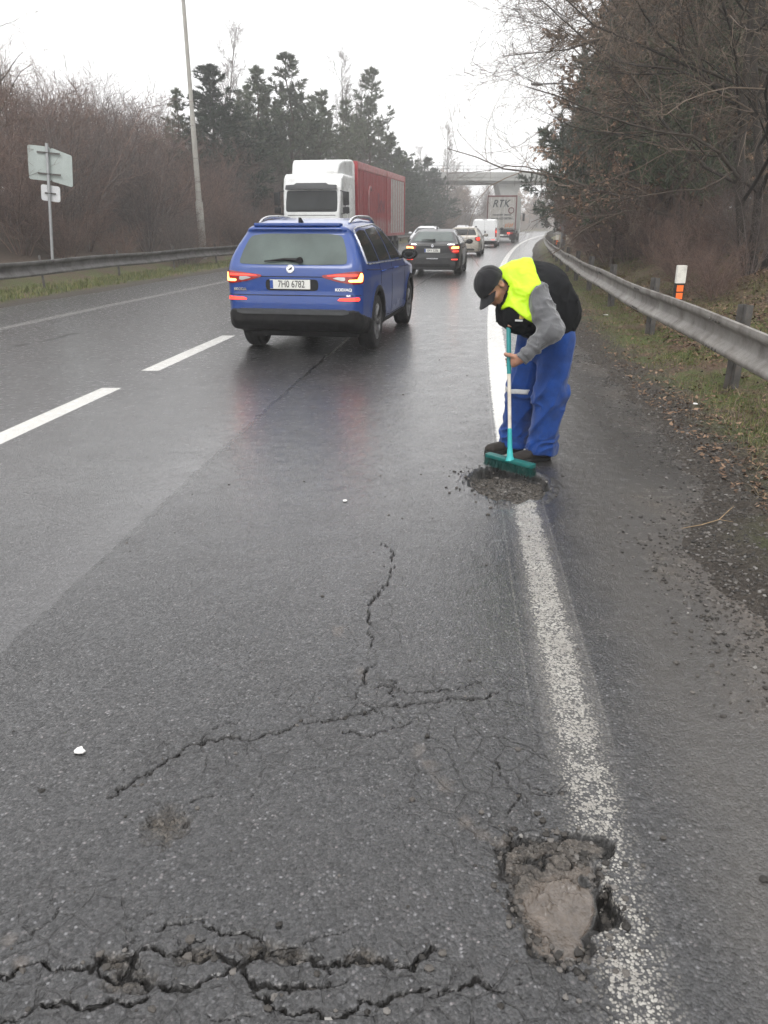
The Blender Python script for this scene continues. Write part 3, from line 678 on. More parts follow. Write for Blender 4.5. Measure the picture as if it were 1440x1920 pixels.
LEAF = leaf_mat('dead_leaf', [(0, (.035, .022, .014)), (.4, (.10, .06, .036)), (.75, (.19, .115, .07)), (1, (.30, .20, .13))])
O4, Y4 = scatter(60000, 1.35, 9, 3.0, 36, cut=-.07, patch=.6, seed=4)
k = O4 - edge(Y4) > .08
litter('fallen_leaves', O4[k], Y4[k], .019, LEAF, 8)

O5, Y5 = scatter(70000, 2.4, 9, 9.0, 34, cut=-.12, patch=.5, seed=14)
litter('leaf_litter', O5, Y5, .026, LEAF, 18)

def stones(name, pts, size, material, seed):
    rg = np.random.default_rng(seed); ico = [( .0, 0, 1), (.9, 0, .45), (.28, .85, .45), (-.72, .53, .45), (-.72, -.53, .45), (.28, -.85, .45), (.72, .53, -.45), (-.28, .85, -.45), (-.9, 0, -.45), (-.28, -.85, -.45), (.72, -.53, -.45), (0, 0, -1)]
    fs = [(0, 1, 2), (0, 2, 3), (0, 3, 4), (0, 4, 5), (0, 5, 1), (1, 6, 2), (2, 7, 3), (3, 8, 4), (4, 9, 5), (5, 10, 1), (6, 7, 2), (7, 8, 3), (8, 9, 4), (9, 10, 5), (10, 6, 1), (6, 11, 7), (7, 11, 8), (8, 11, 9), (9, 11, 10), (10, 11, 6)]
    n = len(pts); B = np.array(ico, float)
    V = B[None] * (1 + rg.normal(0, .22, (n, 12, 1))) * (size * (.4 + rg.random(n) ** 2 * 1.6))[:, None, None] * (np.array([1, 1, .7]) * (.8 + .4 * rg.random((n, 3))))[:, None]
    a = rg.random(n) * 6.28; c, s = np.cos(a)[:, None], np.sin(a)[:, None]
    V = np.stack([V[..., 0] * c - V[..., 1] * s, V[..., 0] * s + V[..., 1] * c, V[..., 2]], -1) + np.asarray(pts)[:, None]
    F = (np.arange(n)[:, None, None] * 12 + np.array(fs)[None]).reshape(-1, 3)
    return tag(link_mesh(name, np_mesh(name, V.reshape(-1, 3), F, False), material), kind='stuff')
STONE = leaf_mat('road_stone', [(0, (.025, .023, .021)), (.5, (.06, .054, .048)), (.85, (.12, .11, .10)), (.98, (.16, .15, .14)), (1, (.34, .33, .31))])
bm_ = bmesh.new(); bm_.from_mesh(road.data); RT = BVHTree.FromBMesh(bm_); bm_.free()
bm_ = bmesh.new(); bm_.from_mesh(ground.data); GT = BVHTree.FromBMesh(bm_); bm_.free()
def drop(x, y):
    r = RT.ray_cast(Vector((x, y, 3)), Vector((0, 0, -1))); g = GT.ray_cast(Vector((x, y, 3)), Vector((0, 0, -1)))
    return max(r[0].z if r[0] else -9, g[0].z if g[0] else -9)
pts = []
for _ in range(900):                                   # loose chippings in and round the swept hole
    a = rg.random() * 6.28; q = abs(rg.normal(0, .62)); x, y = .80 + .25 * q * math.cos(a), 4.80 + .33 * q * math.sin(a); pts.append((x, y, drop(x, y) + .002))
for _ in range(420):                                   # round the mud hole and the broken seam
    a = rg.random() * 6.28; q = .75 + abs(rg.normal(0, .25)); x, y = .45 + .14 * q * math.cos(a), 1.50 + .2 * q * math.sin(a); pts.append((x, y, drop(x, y)))
for wd, Lc in CRACKS:
    for (ax, ay), (bx, by) in zip(Lc[:-1], Lc[1:]):
        for _ in range(int(110 * wd)):
            t = rg.random(); x, y = ax + (bx - ax) * t + rg.normal(0, wd * 1.1), ay + (by - ay) * t + rg.normal(0, wd * 1.1); pts.append((x, y, drop(x, y)))
for _ in range(8000):                                  # gritty debris along the shoulder
    y = 2.2 * (14 / 2.2) ** rg.random(); o = edge(y) + rg.normal(.10, .20)
    if o < .45: continue
    x = float(E(y)) + o; pts.append((x, y, drop(x, y) + .002))
for _ in range(130):                                  # stray bits over the lane
    y = 1.1 * (12 / 1.1) ** rg.random(); x = float(E(y)) + rg.uniform(-2.2, 1.1); pts.append((x, y, drop(x, y) + .001))
stones('gravel', np.array(pts), .0062, STONE, 12)
# ------------------------------------------------------------------ trees and shrubs
def tubes_np(polys, radii, n):
    """polylines -> one vertex / quad array"""
    Vs, Fs, base = [], [], 0
    by = {}
    for p, r in zip(polys, radii): by.setdefault(len(p), []).append((p, r))
    for k, L in by.items():
        P = np.array([p for p, _ in L], float); Rr = np.array([r for _, r in L], float); m = len(L)
        T = np.gradient(P, axis=1); T /= np.linalg.norm(T, axis=2, keepdims=True) + 1e-9
        up = np.where(np.abs(T[:, :1, 2:3]) < .9, np.array([0, 0, 1.]), np.array([1., 0, 0]))
        A = np.cross(T, np.broadcast_to(up, T.shape)); A /= np.linalg.norm(A, axis=2, keepdims=True) + 1e-9
        B = np.cross(A, T)
        th = np.arange(n) * 2 * np.pi / n
        V = P[:, :, None] + (A[:, :, None] * np.cos(th)[:, None] + B[:, :, None] * np.sin(th)[:, None]) * Rr[:, :, None, None]
        i = (np.arange(m)[:, None, None] * k + np.arange(k - 1)[None, :, None]) * n; j = np.arange(n)[None, None]
        j2 = (j + 1) % n
        F = np.stack([i + j, i + j2, i + n + j2, i + n + j], -1).reshape(-1, 4) + base
        Vs.append(V.reshape(-1, 3)); Fs.append(F); base += m * k * n
    return np.concatenate(Vs), np.concatenate(Fs)

def perp(rg, d):
    v = rg.normal(size=3); v -= d * (v @ d); return v / (np.linalg.norm(v) + 1e-9)

def grow(rg, p, d, L, r, lev, S, out):
    k = S['seg'][lev]; pts = [np.array(p, float)]; d = np.array(d, float); rad = [r]
    for i in range(k):
        d = d + rg.normal(size=3) * S['wob'][lev]; d[2] += S['trop'][lev] / k; d /= np.linalg.norm(d)
        pts.append(pts[-1] + d * L / k); rad.append(r * (1 - (1 - S['tip'][lev]) * (i + 1) / k))
    out[lev].append((np.array(pts), np.array(rad)))
    if lev + 1 >= len(S['n']) + 0 and lev + 1 >= len(S['seg']): return
    n = S['n'][lev]; n = int(n * (.8 + .4 * rg.random()) + .5)
    for i in range(n):
        t = S['t0'][lev] + (1 - S['t0'][lev]) * (i + rg.random()) / n; t = min(t, .999)
        j = int(t * k); f = t * k - j; q = pts[j] * (1 - f) + pts[j + 1] * f
        dd = pts[j + 1] - pts[j]; dd /= np.linalg.norm(dd)
        a = S['ang'][lev] * (.7 + .6 * rg.random()); az = perp(rg, dd)
        if 'bias' in S and lev == 0: az = az + S['bias']; az -= dd * (az @ dd); az /= np.linalg.norm(az)
        cd = dd * math.cos(a) + az * math.sin(a)
        rr = (rad[j] * (1 - f) + rad[j + 1] * f) * S['rr'][lev]
        LL = L * S['lr'][lev] * (1 - S['fall'][lev] * t) * (.7 + .6 * rg.random())
        grow(rg, q, cd, LL, max(rr, S['rmin']), lev + 1, S, out)

def bark(name, lo, hi, var=.0):
    m, nt, p = new_mat(name)
    oi = nt.nodes.new('ShaderNodeObjectInfo'); tc = nt.nodes.new('ShaderNodeTexCoord').outputs['Object']
    g = nt.nodes.new('ShaderNodeNewGeometry')
    f = math_(nt, 'ADD', math_(nt, 'MULTIPLY', noise(nt, 5, 4, .6, tc), .5), math_(nt, 'ADD', math_(nt, 'MULTIPLY', math_(nt, 'POWER', g.outputs['Random Per Island'], 1.6), .62), math_(nt, 'MULTIPLY', oi.outputs['Random'], .2)))
    nt.links.new(ramp(nt, f, [(.25, lo), (.85, hi)]), p.inputs['Base Color'])
    p.inputs['Roughness'].default_value = .8; p.inputs['Specular IOR Level'].default_value = .25
    return m
def foliage(name, stops):
    m, nt, p = new_mat(name)
    g = nt.nodes.new('ShaderNodeNewGeometry'); oi = nt.nodes.new('ShaderNodeObjectInfo')
    tc = nt.nodes.new('ShaderNodeTexCoord').outputs['Object']
    f = math_(nt, 'ADD', math_(nt, 'MULTIPLY', g.outputs['Random Per Island'], .45), math_(nt, 'ADD', math_(nt, 'MULTIPLY', noise(nt, 1.2, 3, .6, tc), .4), math_(nt, 'MULTIPLY', oi.outputs['Random'], .2)))
    nt.links.new(ramp(nt, f, stops), p.inputs['Base Color'])
    p.inputs['Roughness'].default_value = .6; p.inputs['Specular IOR Level'].default_value = .3
    return m
BARK = bark('dark_bark', (.025, .021, .018), (.09, .075, .064))
BARK_PINE = bark('pine_bark', (.03, .024, .02), (.10, .075, .058))
TWIG_RED = bark('reddish_twigs', (.060, .041, .035), (.25, .170, .138))
TWIG_GREY = bark('grey_twigs', (.055, .046, .042), (.20, .165, .15))
TWIG_DARK = bark('dark_twigs', (.020, .017, .014), (.26, .20, .155))
TWIG_PALE = bark('pale_twigs', (.08, .072, .066), (.2, .18, .165))
NEEDLE = foliage('pine_needles', [(.2, (.022, .034, .020)), (.55, (.062, .085, .046)), (.9, (.14, .165, .09))])
NEEDLE_DARK = foliage('spruce_needles', [(.2, (.014, .024, .016)), (.6, (.042, .063, .039)), (.9, (.09, .115, .07))])
LEAF_BEECH = foliage('withered_leaves', [(.2, (.04, .027, .018)), (.45, (.14, .088, .056)), (.8, (.5, .33, .22))])

def tree_mesh(name, seed, S, H, r0, dirs=((0, 0, 1),), thick_levels=2, n=(7, 5, 3, 3, 3)):
    rg = np.random.default_rng(seed); out = [[] for _ in range(8)]
    for d in dirs:
        d = np.array(d, float); off = np.array([d[0], d[1], 0]) * .25 * (len(dirs) > 1)
        grow(rg, off + [0, 0, -.3], d / np.linalg.norm(d), H * (.85 + .3 * rg.random() if len(dirs) > 1 else 1), r0 * (.7 + .5 * rg.random() if len(dirs) > 1 else 1), 0, S, out)
    parts = []
    for a, b in ((0, thick_levels), (thick_levels, 8)):
        Vs, Fs, base = [], [], 0
        for lev in range(a, b):
            if not out[lev]: continue
            V, F = tubes_np([q[0] for q in out[lev]], [q[1] for q in out[lev]], n[min(lev, 4)])
            Vs.append(V); Fs.append(F + base); base += len(V)
        parts.append(np_mesh(name, np.concatenate(Vs), np.concatenate(Fs)))
    return parts[0], parts[1], out

def cards(name, P, D, length, width, seed, per=5, spread=.8, kind='needle'):
    """small leaf-sized faces growing from points P along D"""
    rg = np.random.default_rng(seed); n = len(P)
    P = np.repeat(P, per, 0); D = np.repeat(D, per, 0)
    d = D + rg.normal(size=P.shape) * spread; d /= np.linalg.norm(d, axis=1, keepdims=True)
    s = np.cross(d, rg.normal(size=P.shape)); s /= np.linalg.norm(s, axis=1, keepdims=True) + 1e-9
    l = length * (.5 + rg.random(len(P)))[:, None]; w_ = width * (.6 + .8 * rg.random(len(P)))[:, None]
    if kind == 'needle':
        V = np.stack([P - s * w_ * .4, P + s * w_ * .4, P + d * l * .55 + s * w_, P + d * l, P + d * l * .55 - s * w_], 1)
        F = np.arange(len(P))[:, None] * 5 + np.arange(5)[None]
    else:
        c = np.cross(s, d) * w_ * .5
        V = np.stack([P, P + d * l * .4 + s * w_ + c, P + d * l - c * .5, P + d * l * .45 - s * w_ + c], 1)
        F = np.arange(len(P))[:, None] * 4 + np.arange(4)[None]
    return np_mesh(name, V.reshape(-1, 3), F, False)

def pine(seed, H, r0, whorl, nb, Lf, tuft, per, droop=.1, dense=1.0, t0=.16, bare=0.0):
    rg = np.random.default_rng(seed); tr = []; tp, td = [], []
    k = 9; xs = np.cumsum(rg.normal(0, .012 * H, (k + 1, 2)), 0) * .5; zs = np.linspace(-.4, H, k + 1); tp_ = np.stack([xs[:, 0], xs[:, 1], zs], -1); tp_[0, :2] = tp_[1, :2]
    tr.append((tp_, r0 * (1 - .93 * np.linspace(0, 1, k + 1))))
    nw = int(whorl)
    for i in range(nw):
        t = t0 + (1 - t0) * (i + .6 * rg.random()) / nw
        z = t * H; c = np.array([np.interp(z, zs, tp_[:, 0]), np.interp(z, zs, tp_[:, 1]), z])
        if rg.random() < bare and t < .55: continue
        a0 = rg.random() * 6.28
        for b in range(nb):
            if rg.random() < .22: continue
            a = a0 + b * 6.28 / nb + rg.normal(0, .25)
            L = Lf * H * ((1 - t) ** .9 * (.45 + .85 * rg.random()) + .02)
            up = .22 + .95 * t - droop
            d = np.array([math.cos(a), math.sin(a), up]); d /= np.linalg.norm(d)
            pts = [c]; dd = d.copy()
            for s in range(4):
                dd = dd + rg.normal(size=3) * .10 + [0, 0, .05 - droop * .6 + .26 * (s > 0)]; dd /= np.linalg.norm(dd); pts.append(pts[-1] + dd * L / 4)
            pts = np.array(pts); rb = r0 * .22 * (1 - t * .7)
            tr.append((pts, rb * np.array([1, .8, .6, .4, .15])))
            m = max(3, int(L * 5.5 * dense))
            for q in range(m):
                u = .22 + .78 * (q + rg.random()) / m; j = min(3, int(u * 4)); f = u * 4 - j
                p = pts[j] * (1 - f) + pts[j + 1] * f
                e = perp(rg, dd); sd = dd * .55 + e * np.array([1, 1, .55]); sd[2] += .12; sd /= np.linalg.norm(sd); sl = L * .30 * (1.15 - u) + .14 * H / 10
                e2 = p + sd * sl
                tr.append((np.array([p, (p + e2) / 2 + [0, 0, .02], e2]), np.array([rb * .35, rb * .25, rb * .12])))
                for w_ in range(5):
                    tp.append(p + sd * sl * (.15 + .21 * w_)); td.append(sd + [0, 0, .2])
    for q in np.linspace(.86, 1.0, 12): tp.append(np.array([np.interp(q * H, zs, tp_[:, 0]), np.interp(q * H, zs, tp_[:, 1]), q * H - .05])); td.append(np.array([rg.normal(0, .4), rg.normal(0, .4), 1.0]))
    V, F = tubes_np([q[0] for q in tr[:1]], [q[1] for q in tr[:1]], 7); trunk = np_mesh('trunk', V, F)
    V, F = tubes_np([q[0] for q in tr[1:]], [q[1] for q in tr[1:]], 3); limbs = np_mesh('limbs', V, F)
    crown = cards('crown', np.array(tp), np.array(td), tuft, tuft * .075, seed + 1, per, .48)
    return trunk, limbs, crown

def proto(meshes):
    """meshes: list of (part name, mesh, material); returns a function placing a tree made of them"""
    for _, me, m in meshes:
        if not me.materials: me.materials.append(m)
    def place(name, label, cat, x, y, z, s=1.0, rz=0.0, group=None, sz=None):
        t = thing(name, label, cat, (x, y, z), rz, group); t.scale = (s, s, s if sz is None else sz)
        for nm, me, m in meshes: link_mesh(nm, me, None, t)
        return t
    return place

# pines: scots (loose), spruce (dense), each two meshes
PINES = []
for sd, kw in ((21, dict(H=10, r0=.13, whorl=15, nb=6, Lf=.38, tuft=.22, per=8, t0=.20, bare=.25)), (22, dict(H=10, r0=.12, whorl=17, nb=6, Lf=.32, tuft=.21, per=8, t0=.14, bare=.1)), (23, dict(H=10, r0=.14, whorl=21, nb=7, Lf=.40, tuft=.22, per=8, droop=.22, dense=1.15, t0=.05))):
    a, b, c = pine(sd, **kw)
    PINES.append(proto([('trunk', a, BARK_PINE), ('limbs', b, BARK_PINE), ('crown', c, NEEDLE_DARK if sd == 23 else NEEDLE)]))
    PINES[-1].meshes = (a, b, c)

# bare broadleaf trees
S_BARE = dict(seg=[8, 6, 5, 4, 2], n=[15, 9, 6, 5], wob=[.10, .16, .2, .22, .2], trop=[.25, .45, .25, .15, .05], tip=[.25, .25, .3, .4, .5], t0=[.22, .15, .15, .1], ang=[.95, .8, .75, .7], rr=[.5, .55, .6, .7], lr=[.55, .5, .5, .5], fall=[.55, .4, .4, .3], rmin=.0035)
tb = tree_mesh('tree', 31, S_BARE, 9, .15, n=(8, 5, 4, 3, 3)); BARE_A = proto([('trunk', tb[0], BARK), ('crown', tb[1], TWIG_DARK)])
S_THIN = dict(S_BARE, n=[22, 8, 6, 4], ang=[.6, .6, .6, .6], lr=[.30, .5, .5, .5], fall=[.6, .4, .4, .3], rmin=.006, trop=[.1, .5, .3, .2, 0], wob=[.05, .12, .15, .2, .2])
tb2 = tree_mesh('tree', 32, S_THIN, 10, .09); BIRCH = proto([('trunk', tb2[0], TWIG_PALE), ('crown', tb2[1], TWIG_GREY)])
def leafy(out, lev, n, seed, length, width, mname):
    rg = np.random.default_rng(seed); L = out[lev]; k = rg.integers(0, len(L), n); P, D = [], []
    for i in k:
        p = L[i][0]; j = rg.integers(0, len(p) - 1); f = rg.random(); P.append(p[j] * (1 - f) + p[j + 1] * f); D.append(p[j + 1] - p[j])
    D = np.array(D); D /= np.linalg.norm(D, axis=1, keepdims=True) + 1e-9; D[:, 2] -= .5
    return cards(mname, np.array(P), D, length, width, seed, 2, .8, 'leaf')
S_BEECH = dict(S_BARE, n=[20, 10, 7, 4], t0=[.12, .1, .1, .1], lr=[.5, .5, .5, .45], trop=[.2, .2, .1, 0, -.05])
tb3 = tree_mesh('tree', 33, S_BEECH, 8, .12); lv3 = leafy(tb3[2], 3, 13000, 5, .095, .032, 'leaves')
BEECH = proto([('trunk', tb3[0], BARK), ('crown', tb3[1], TWIG_DARK), ('leaves', lv3, LEAF_BEECH)])

# thicket shrubs: many thin stems rising from one stool
def shrub(seed, H, nst, spread):
    rg = np.random.default_rng(seed)
    S = dict(seg=[5, 4, 3], n=[15, 8], wob=[.10, .17, .2], trop=[.05, .15, .05], tip=[.35, .4, .5], t0=[.18, .1], ang=[.7, .7], rr=[.55, .65], lr=[.42, .5], fall=[.45, .3], rmin=.0055)
    dirs = [(rg.normal(0, spread), rg.normal(0, spread), 1) for _ in range(nst)]
    return tree_mesh('shrub', seed, S, H, .022, dirs, 1, (4, 3, 3))
SHRUBS = []
for sd, H, nst, sp, mt in ((41, 4.2, 19, .36, TWIG_RED), (42, 4.6, 17, .28, TWIG_GREY), (43, 3.8, 22, .42, TWIG_RED), (44, 3.0, 19, .55, TWIG_RED)):
    a, b, _ = shrub(sd, H, nst, sp); SHRUBS.append(proto([('stems', a, mt), ('twigs', b, mt)]))

def spot(px, Y):
    """x of the sight line that leaves the camera px/1540 to the right per metre"""
    return px / 1540 * Y
rg = np.random.default_rng(77)
TH_L = 'bare reddish brown shrub in the dense thicket on the left bank'
for row, (o0, Y0, Y1, stp, s0) in enumerate(((-12.9, 18, 118, 1.7, .42), (-14.6, 20, 120, 2.3, .78), (-16.6, 21, 120, 2.6, .98), (-19.0, 23, 118, 2.8, 1.1), (-22, 26, 90, 3.2, 1.15))):
    Y = Y0
    while Y < Y1:
        o = o0 + rg.normal(0, .5); y = Y + rg.normal(0, .5); s = s0 * (.85 + .3 * rg.random())
        x = float(E(y)) + o
        if row < 2 and 20.3 < y < 24.6: Y += stp; continue
        if row >= 2 and y < 33 and -.43 < x / y < -.36: s *= 1.22
        if row >= 1 and y > 45: s *= .95
        SHRUBS[int(rg.integers(0, 3))]('bare_shrub', TH_L, 'shrub', x, y, zg(o, y) - .05, s, rg.random() * 6.28, 'shrubs of the thicket along the left bank')
        Y += stp
# named trees on the left: (sight line, distance, kind, height, label)
for px, Y, pl, h, s, lab in (
    (-375, 46, 1, 6.6, .9, 'slender pine just left of the lamp post, lower than its neighbours'),
    (-305, 47, 2, 8.2, 1.25, 'broad dark spruce immediately right of the tall lamp post'),
    (-232, 55, 1, 9.2, 1.2, 'bushy pine between the broad spruce and the tallest pine'),
    (-172, 57, 0, 10.6, 1.15, 'tallest pine of the left group, with open crown above the white lorry'),
    (-118, 62, 1, 9.6, 1.1, 'pine with loose crown above the lorry cab roof'),
    (-205, 64, 0, 9.0, 1.2, 'pine half hidden behind the tallest pine of the left group'),
    (-72, 68, 1, 10.0, 1.0, 'pine behind the front end of the red trailer'),
    (-26, 75, 0, 13.2, .95, 'tall pointed pine above the middle of the red trailer'),
    (10, 84, 2, 9.0, 1.1, 'dark conifer above the rear end of the red trailer'),
    (42, 92, 2, 7.6, 1.1, 'low dark conifer just beyond the red trailer end'),
    (78, 103, 2, 8.6, 1.2, 'dark conifer standing left of the bridge end')):
    x = spot(px, Y); o = x - float(E(Y)); z = zg(o, Y) - .1
    PINES[pl]('pine_tree' if pl < 2 else 'conifer_tree', lab, 'tree', x, Y, z, h / 10 * s * 1.25, rg.random() * 6.28, 'conifers behind the left thicket', h / 10 * 1.03)
for px, Y, pl, h, s in ((-330, 58, 1, 6.5, 1.4), (-262, 62, 1, 8.2, 1.3), (-240, 70, 1, 9.6, 1.2), (-190, 72, 1, 9.0, 1.4), (-150, 70, 1, 9.8, 1.3), (-135, 78, 0, 10.2, 1.3), (-95, 76, 1, 9.6, 1.3), (-55, 80, 1, 9.8, 1.4), (-40, 90, 2, 9.0, 1.3), (-10, 94, 1, 11.0, 1.2), (28, 98, 1, 9.0, 1.3), (60, 112, 1, 8.6, 1.3), (-280, 52, 1, 6.0, 1.3), (-215, 58, 2, 6.2, 1.3), (-120, 64, 1, 6.6, 1.4), (-60, 72, 2, 6.6, 1.3)):
    x = spot(px, Y); o = x - float(E(Y))
    PINES[pl]('pine_tree', 'hazy grey green pine in the mass behind the front row of left conifers', 'tree', x, Y, zg(o, Y) - .1, h / 10 * s, rg.random() * 6.28, 'background pines of the left group', h / 10)
for px, Y, pl, h, lab in (
    (-292, 60, BIRCH, 11.6, 'bare birch rising behind the broad dark spruce'),
    (-80, 82, BIRCH, 14.0, 'bare birch with upright pale twigs left of the pointed pine'),
    (-50, 86, BIRCH, 13.5, 'bare birch close behind the tall pointed pine'),
    (116, 118, BIRCH, 13.2, 'hazy bare tree rising beyond the left bridge end'),
    (-735, 29, BARE_A, 7.0, 'bare tree cut off by the left edge of the picture')):
    x = spot(px, Y); o = x - float(E(Y)); hh = 10 if pl is BIRCH else 9
    pl('bare_tree', lab, 'tree', x, Y, zg(o, Y) - .1, h / hh, rg.random() * 6.28)

# ------- right bank
# the near bare tree whose boughs reach over the verge: three crooked stems, branches biased to the road
S_NEAR = dict(seg=[9, 8, 6, 5, 3], n=[15, 12, 8, 6], wob=[.12, .17, .2, .22, .22], trop=[.25, .05, .1, .05, 0], tip=[.3, .2, .3, .4, .5], t0=[.12, .12, .1, .1], ang=[1.0, .7, .7, .65], rr=[.5, .5, .55, .65], lr=[.66, .48, .5, .5], fall=[.45, .4, .4, .3], rmin=.0032, bias=np.array([-.75, -.15, 0]))
tn = tree_mesh('tree', 52, S_NEAR, 8.2, .085, dirs=((-.14, .0, 1), (.26, .1, 1), (-.42, -.05, 1)), n=(9, 6, 5, 4, 3))
NEAR = proto([('trunk', tn[0], BARK), ('crown', tn[1], TWIG_DARK)])
x = spot(715, 14.5); NEAR('bare_tree', 'big dark bare tree with crooked stems right of the marker post, boughs over the verge', 'tree', x, 14.5, zg(x - float(E(14.5)), 14.5) - .05, 1.0, .0)
tn2 = tree_mesh('tree', 57, dict(S_NEAR, n=[13, 10, 7, 5]), 9.5, .13, dirs=((-.14, .0, 1), (.1, .1, 1)), n=(8, 6, 4, 3, 3))
NEAR2 = proto([('trunk', tn2[0], BARK), ('crown', tn2[1], TWIG_DARK)])
x = spot(560, 21); NEAR2('bare_tree', 'dark bare tree behind the marker post, its boughs reaching left against the sky', 'tree', x, 21, zg(x - float(E(21)), 21) - .05, 1.0, .2)
for i, (px, Y, h, lab) in enumerate((
    (520, 24, 8.6, 'tree with withered brown leaves in the middle of the right bank'),
    (620, 21, 8.2, 'tree with withered leaves just behind the crooked stems'),
    (515, 31, 9.4, 'rusty leaved tree halfway between the marker post and the dark conifers'),
    (600, 29, 10.5, 'tall withered tree in the second rank of the right bank'),
    (565, 38, 11, 'brown leaved tree behind the rusty one, near the conifers'))):
    x = spot(px, Y); BEECH('withered_tree', lab, 'tree', x, Y, zg(x - float(E(Y)), Y) - .1, h / 8, i * 1.3, 'withered trees on the right bank')
for i, (px, Y, pl, h, s, lab) in enumerate((
    (368, 62, 0, 11.0, .9, 'pine leaning its boughs over the far guardrail, under the lamp head'),
    (378, 52, 2, 9.8, .85, 'dark conifer beside the far lamp post on the right'),
    (402, 47, 2, 11.5, .9, 'second dark conifer right of the far lamp post'),
    (425, 40, 2, 12.0, .9, 'tall dark conifer rising behind the rusty trees'),
    (480, 44, 2, 13.0, 1.0, 'dark conifer behind the brown leaved tree'),
    (540, 36, 2, 13.2, 1.0, 'very tall conifer in the middle of the right bank'),
    (610, 40, 2, 14.5, 1.1, 'tallest conifer of the right bank, cut by the top of the picture'),
    (585, 27, 2, 11.0, 1.0, 'dark conifer closely behind the withered trees'),
    (500, 26, 2, 9.0, .8, 'green conifer in the gap left of the withered trees'),
    (455, 29, 1, 9.5, .9, 'loose green pine nearest the guardrail on the right bank'),
    (425, 25, 1, 8.2, .8, 'green pine on the right bank standing closest to the worker in the picture'),
    (575, 19.5, 1, 8.6, .85, 'ragged green pine above the near marker post'))):
    x = spot(px, Y); PINES[pl]('conifer_tree' if pl else 'pine_tree', lab, 'tree', x, Y, zg(x - float(E(Y)), Y) - .1, h / 10 * s, i * 2.1, 'conifers on the right bank', h / 10)
RB = 'low reddish brown shrub on the right bank behind the guardrail'
for px, Y, k, s in ((372, 42, 3, .8), (392, 35, 2, .75), (405, 30, 3, .85), (430, 27, 3, .75), (455, 33, 2, .8), (470, 25, 3, .8), (500, 28, 1, .7), (520, 22, 3, .75), (555, 24, 2, .7), (640, 17.5, 3, .55), (470, 40, 2, .9), (368, 54, 3, .8), (560, 18, 3, .5), (700, 14.2, 1, .42), (600, 15, 3, .42), (640, 13.4, 3, .30)):
    x = spot(px, Y); SHRUBS[k]('bare_shrub', RB, 'shrub', x, Y, zg(x - float(E(Y)), Y) - .05, s, Y, 'low shrubs behind the right guardrail')

# far, hazy trees past the bridge
for i in range(30):
    Y = rg.uniform(125, 290); o = rg.choice([-1, 1], p=[.62, .38]) * rg.uniform(13, 24); o = o if o < 0 else o - 5
    x = float(E(Y)) + o; h = rg.uniform(6, 10)
    (BIRCH if rg.random() < .6 else BEECH)('far_tree', 'small hazy bare tree far along the road beyond the bridge', 'tree', x, Y, zg(o, Y) - .2, h / 9, i, 'hazy trees beyond the bridge')
for i in range(26):
    Y = rg.uniform(118, 250); o = -rg.uniform(12.5, 18) if i % 3 else rg.uniform(5, 9)
    x = float(E(Y)) + o
    SHRUBS[i % 3]('far_shrub', 'small hazy bare shrub far along the road beyond the bridge', 'shrub', x, Y, zg(o, Y) - .2, rg.uniform(1.0, 1.6), i, 'hazy shrubs beyond the bridge')
# ------------------------------------------------------------------ vehicles
def paint_mat(name, col, coat=.8, rough=.28, film=.32):
    m, nt, p = new_mat(name)
    tc = nt.nodes.new('ShaderNodeTexCoord').outputs['Object']
    nz = noise(nt, 2.5, 6, .7, tc); sp = nt.nodes.new('ShaderNodeSeparateXYZ'); nt.links.new(tc, sp.inputs[0])
    low = smooth_step(nt, math_(nt, 'ADD', sp.outputs[2], math_(nt, 'MULTIPLY_ADD', nz, .7, -.35)), .85, .15)
    c = mixc(nt, math_(nt, 'MULTIPLY', low, film), col, (.10, .09, .08))            # road film thrown up by the wheels
    c = mixc(nt, math_(nt, 'MULTIPLY', ramp(nt, nz, [(.45, 0), (.75, .25)]), 1.0), c, tuple(min(1, q * 1.25 + .01) for q in col))
    nt.links.new(c, p.inputs['Base Color'])
    p.inputs['Roughness'].default_value = rough
    setin(p, Coat_Weight=coat); nt.links.new(math_(nt, 'MULTIPLY_ADD', low, .35, .07), p.inputs['Coat Roughness'])
    return m
GLASS = mat('tinted_glass', (.012, .014, .014), .06, 0, .2, 2, spec=.7, rvar=.03)
GLASS_SKY = mat('sky_reflection_glass', (.07, .092, .084), .11, 0, .35, 1.6, spec=.55, rvar=.06)  # base lightened grey-green: sky and tree reflection put into the colour
BLACK_PL = mat('black_plastic', (.006, .006, .0065), .6, 0, .3, 8, dirt=((.035, .032, .03), 5, .5, .4), spec=.35)
GREY_PL = mat('grey_plastic', (.055, .057, .06), .5, 0, .15, 8)
RUBBER = mat('tyre_rubber', (.016, .016, .016), .75, 0, .3, 14, bump=.002, dirt=((.06, .055, .05), 9, .5, .6))
ALLOY = mat('wheel_alloy', (.30, .30, .31), .38, .8, .2, 10, dirt=((.05, .045, .04), 7, .4, .8))
CHROME = mat('bright_metal', (.72, .73, .75), .2, 1.0, .08, 6)
SILVER = mat('silver_rail', (.62, .63, .65), .32, .9, .08, 6)
RED_LENS = mat('red_lens', (.28, .012, .012), .15, 0, .15, 20, coat=.8)
RED_GLOW = mat('red_lamp_and_reflector_glow', (.6, .03, .02), .2, 0, .1, 20, emit=(1, .05, .03), estr=1.5)
WHITE_GLOW = mat('lit_lamp_core', (.9, .5, .3), .2, 0, .1, 20, emit=(1, .34, .06), estr=4.5)
AMBER_LENS = mat('amber_lens', (.7, .22, .03), .2, 0, .1, 20, emit=(1, .3, .03), estr=.5)
CLEAR_LENS = mat('clear_lens', (.6, .6, .6), .12, .3, .15, 12)
PLATE = mat('plate_white', (.74, .74, .70), .4, 0, .06, 8)
PLATE_BLUE = mat('plate_blue', (.02, .07, .30), .4, 0, .1, 8)
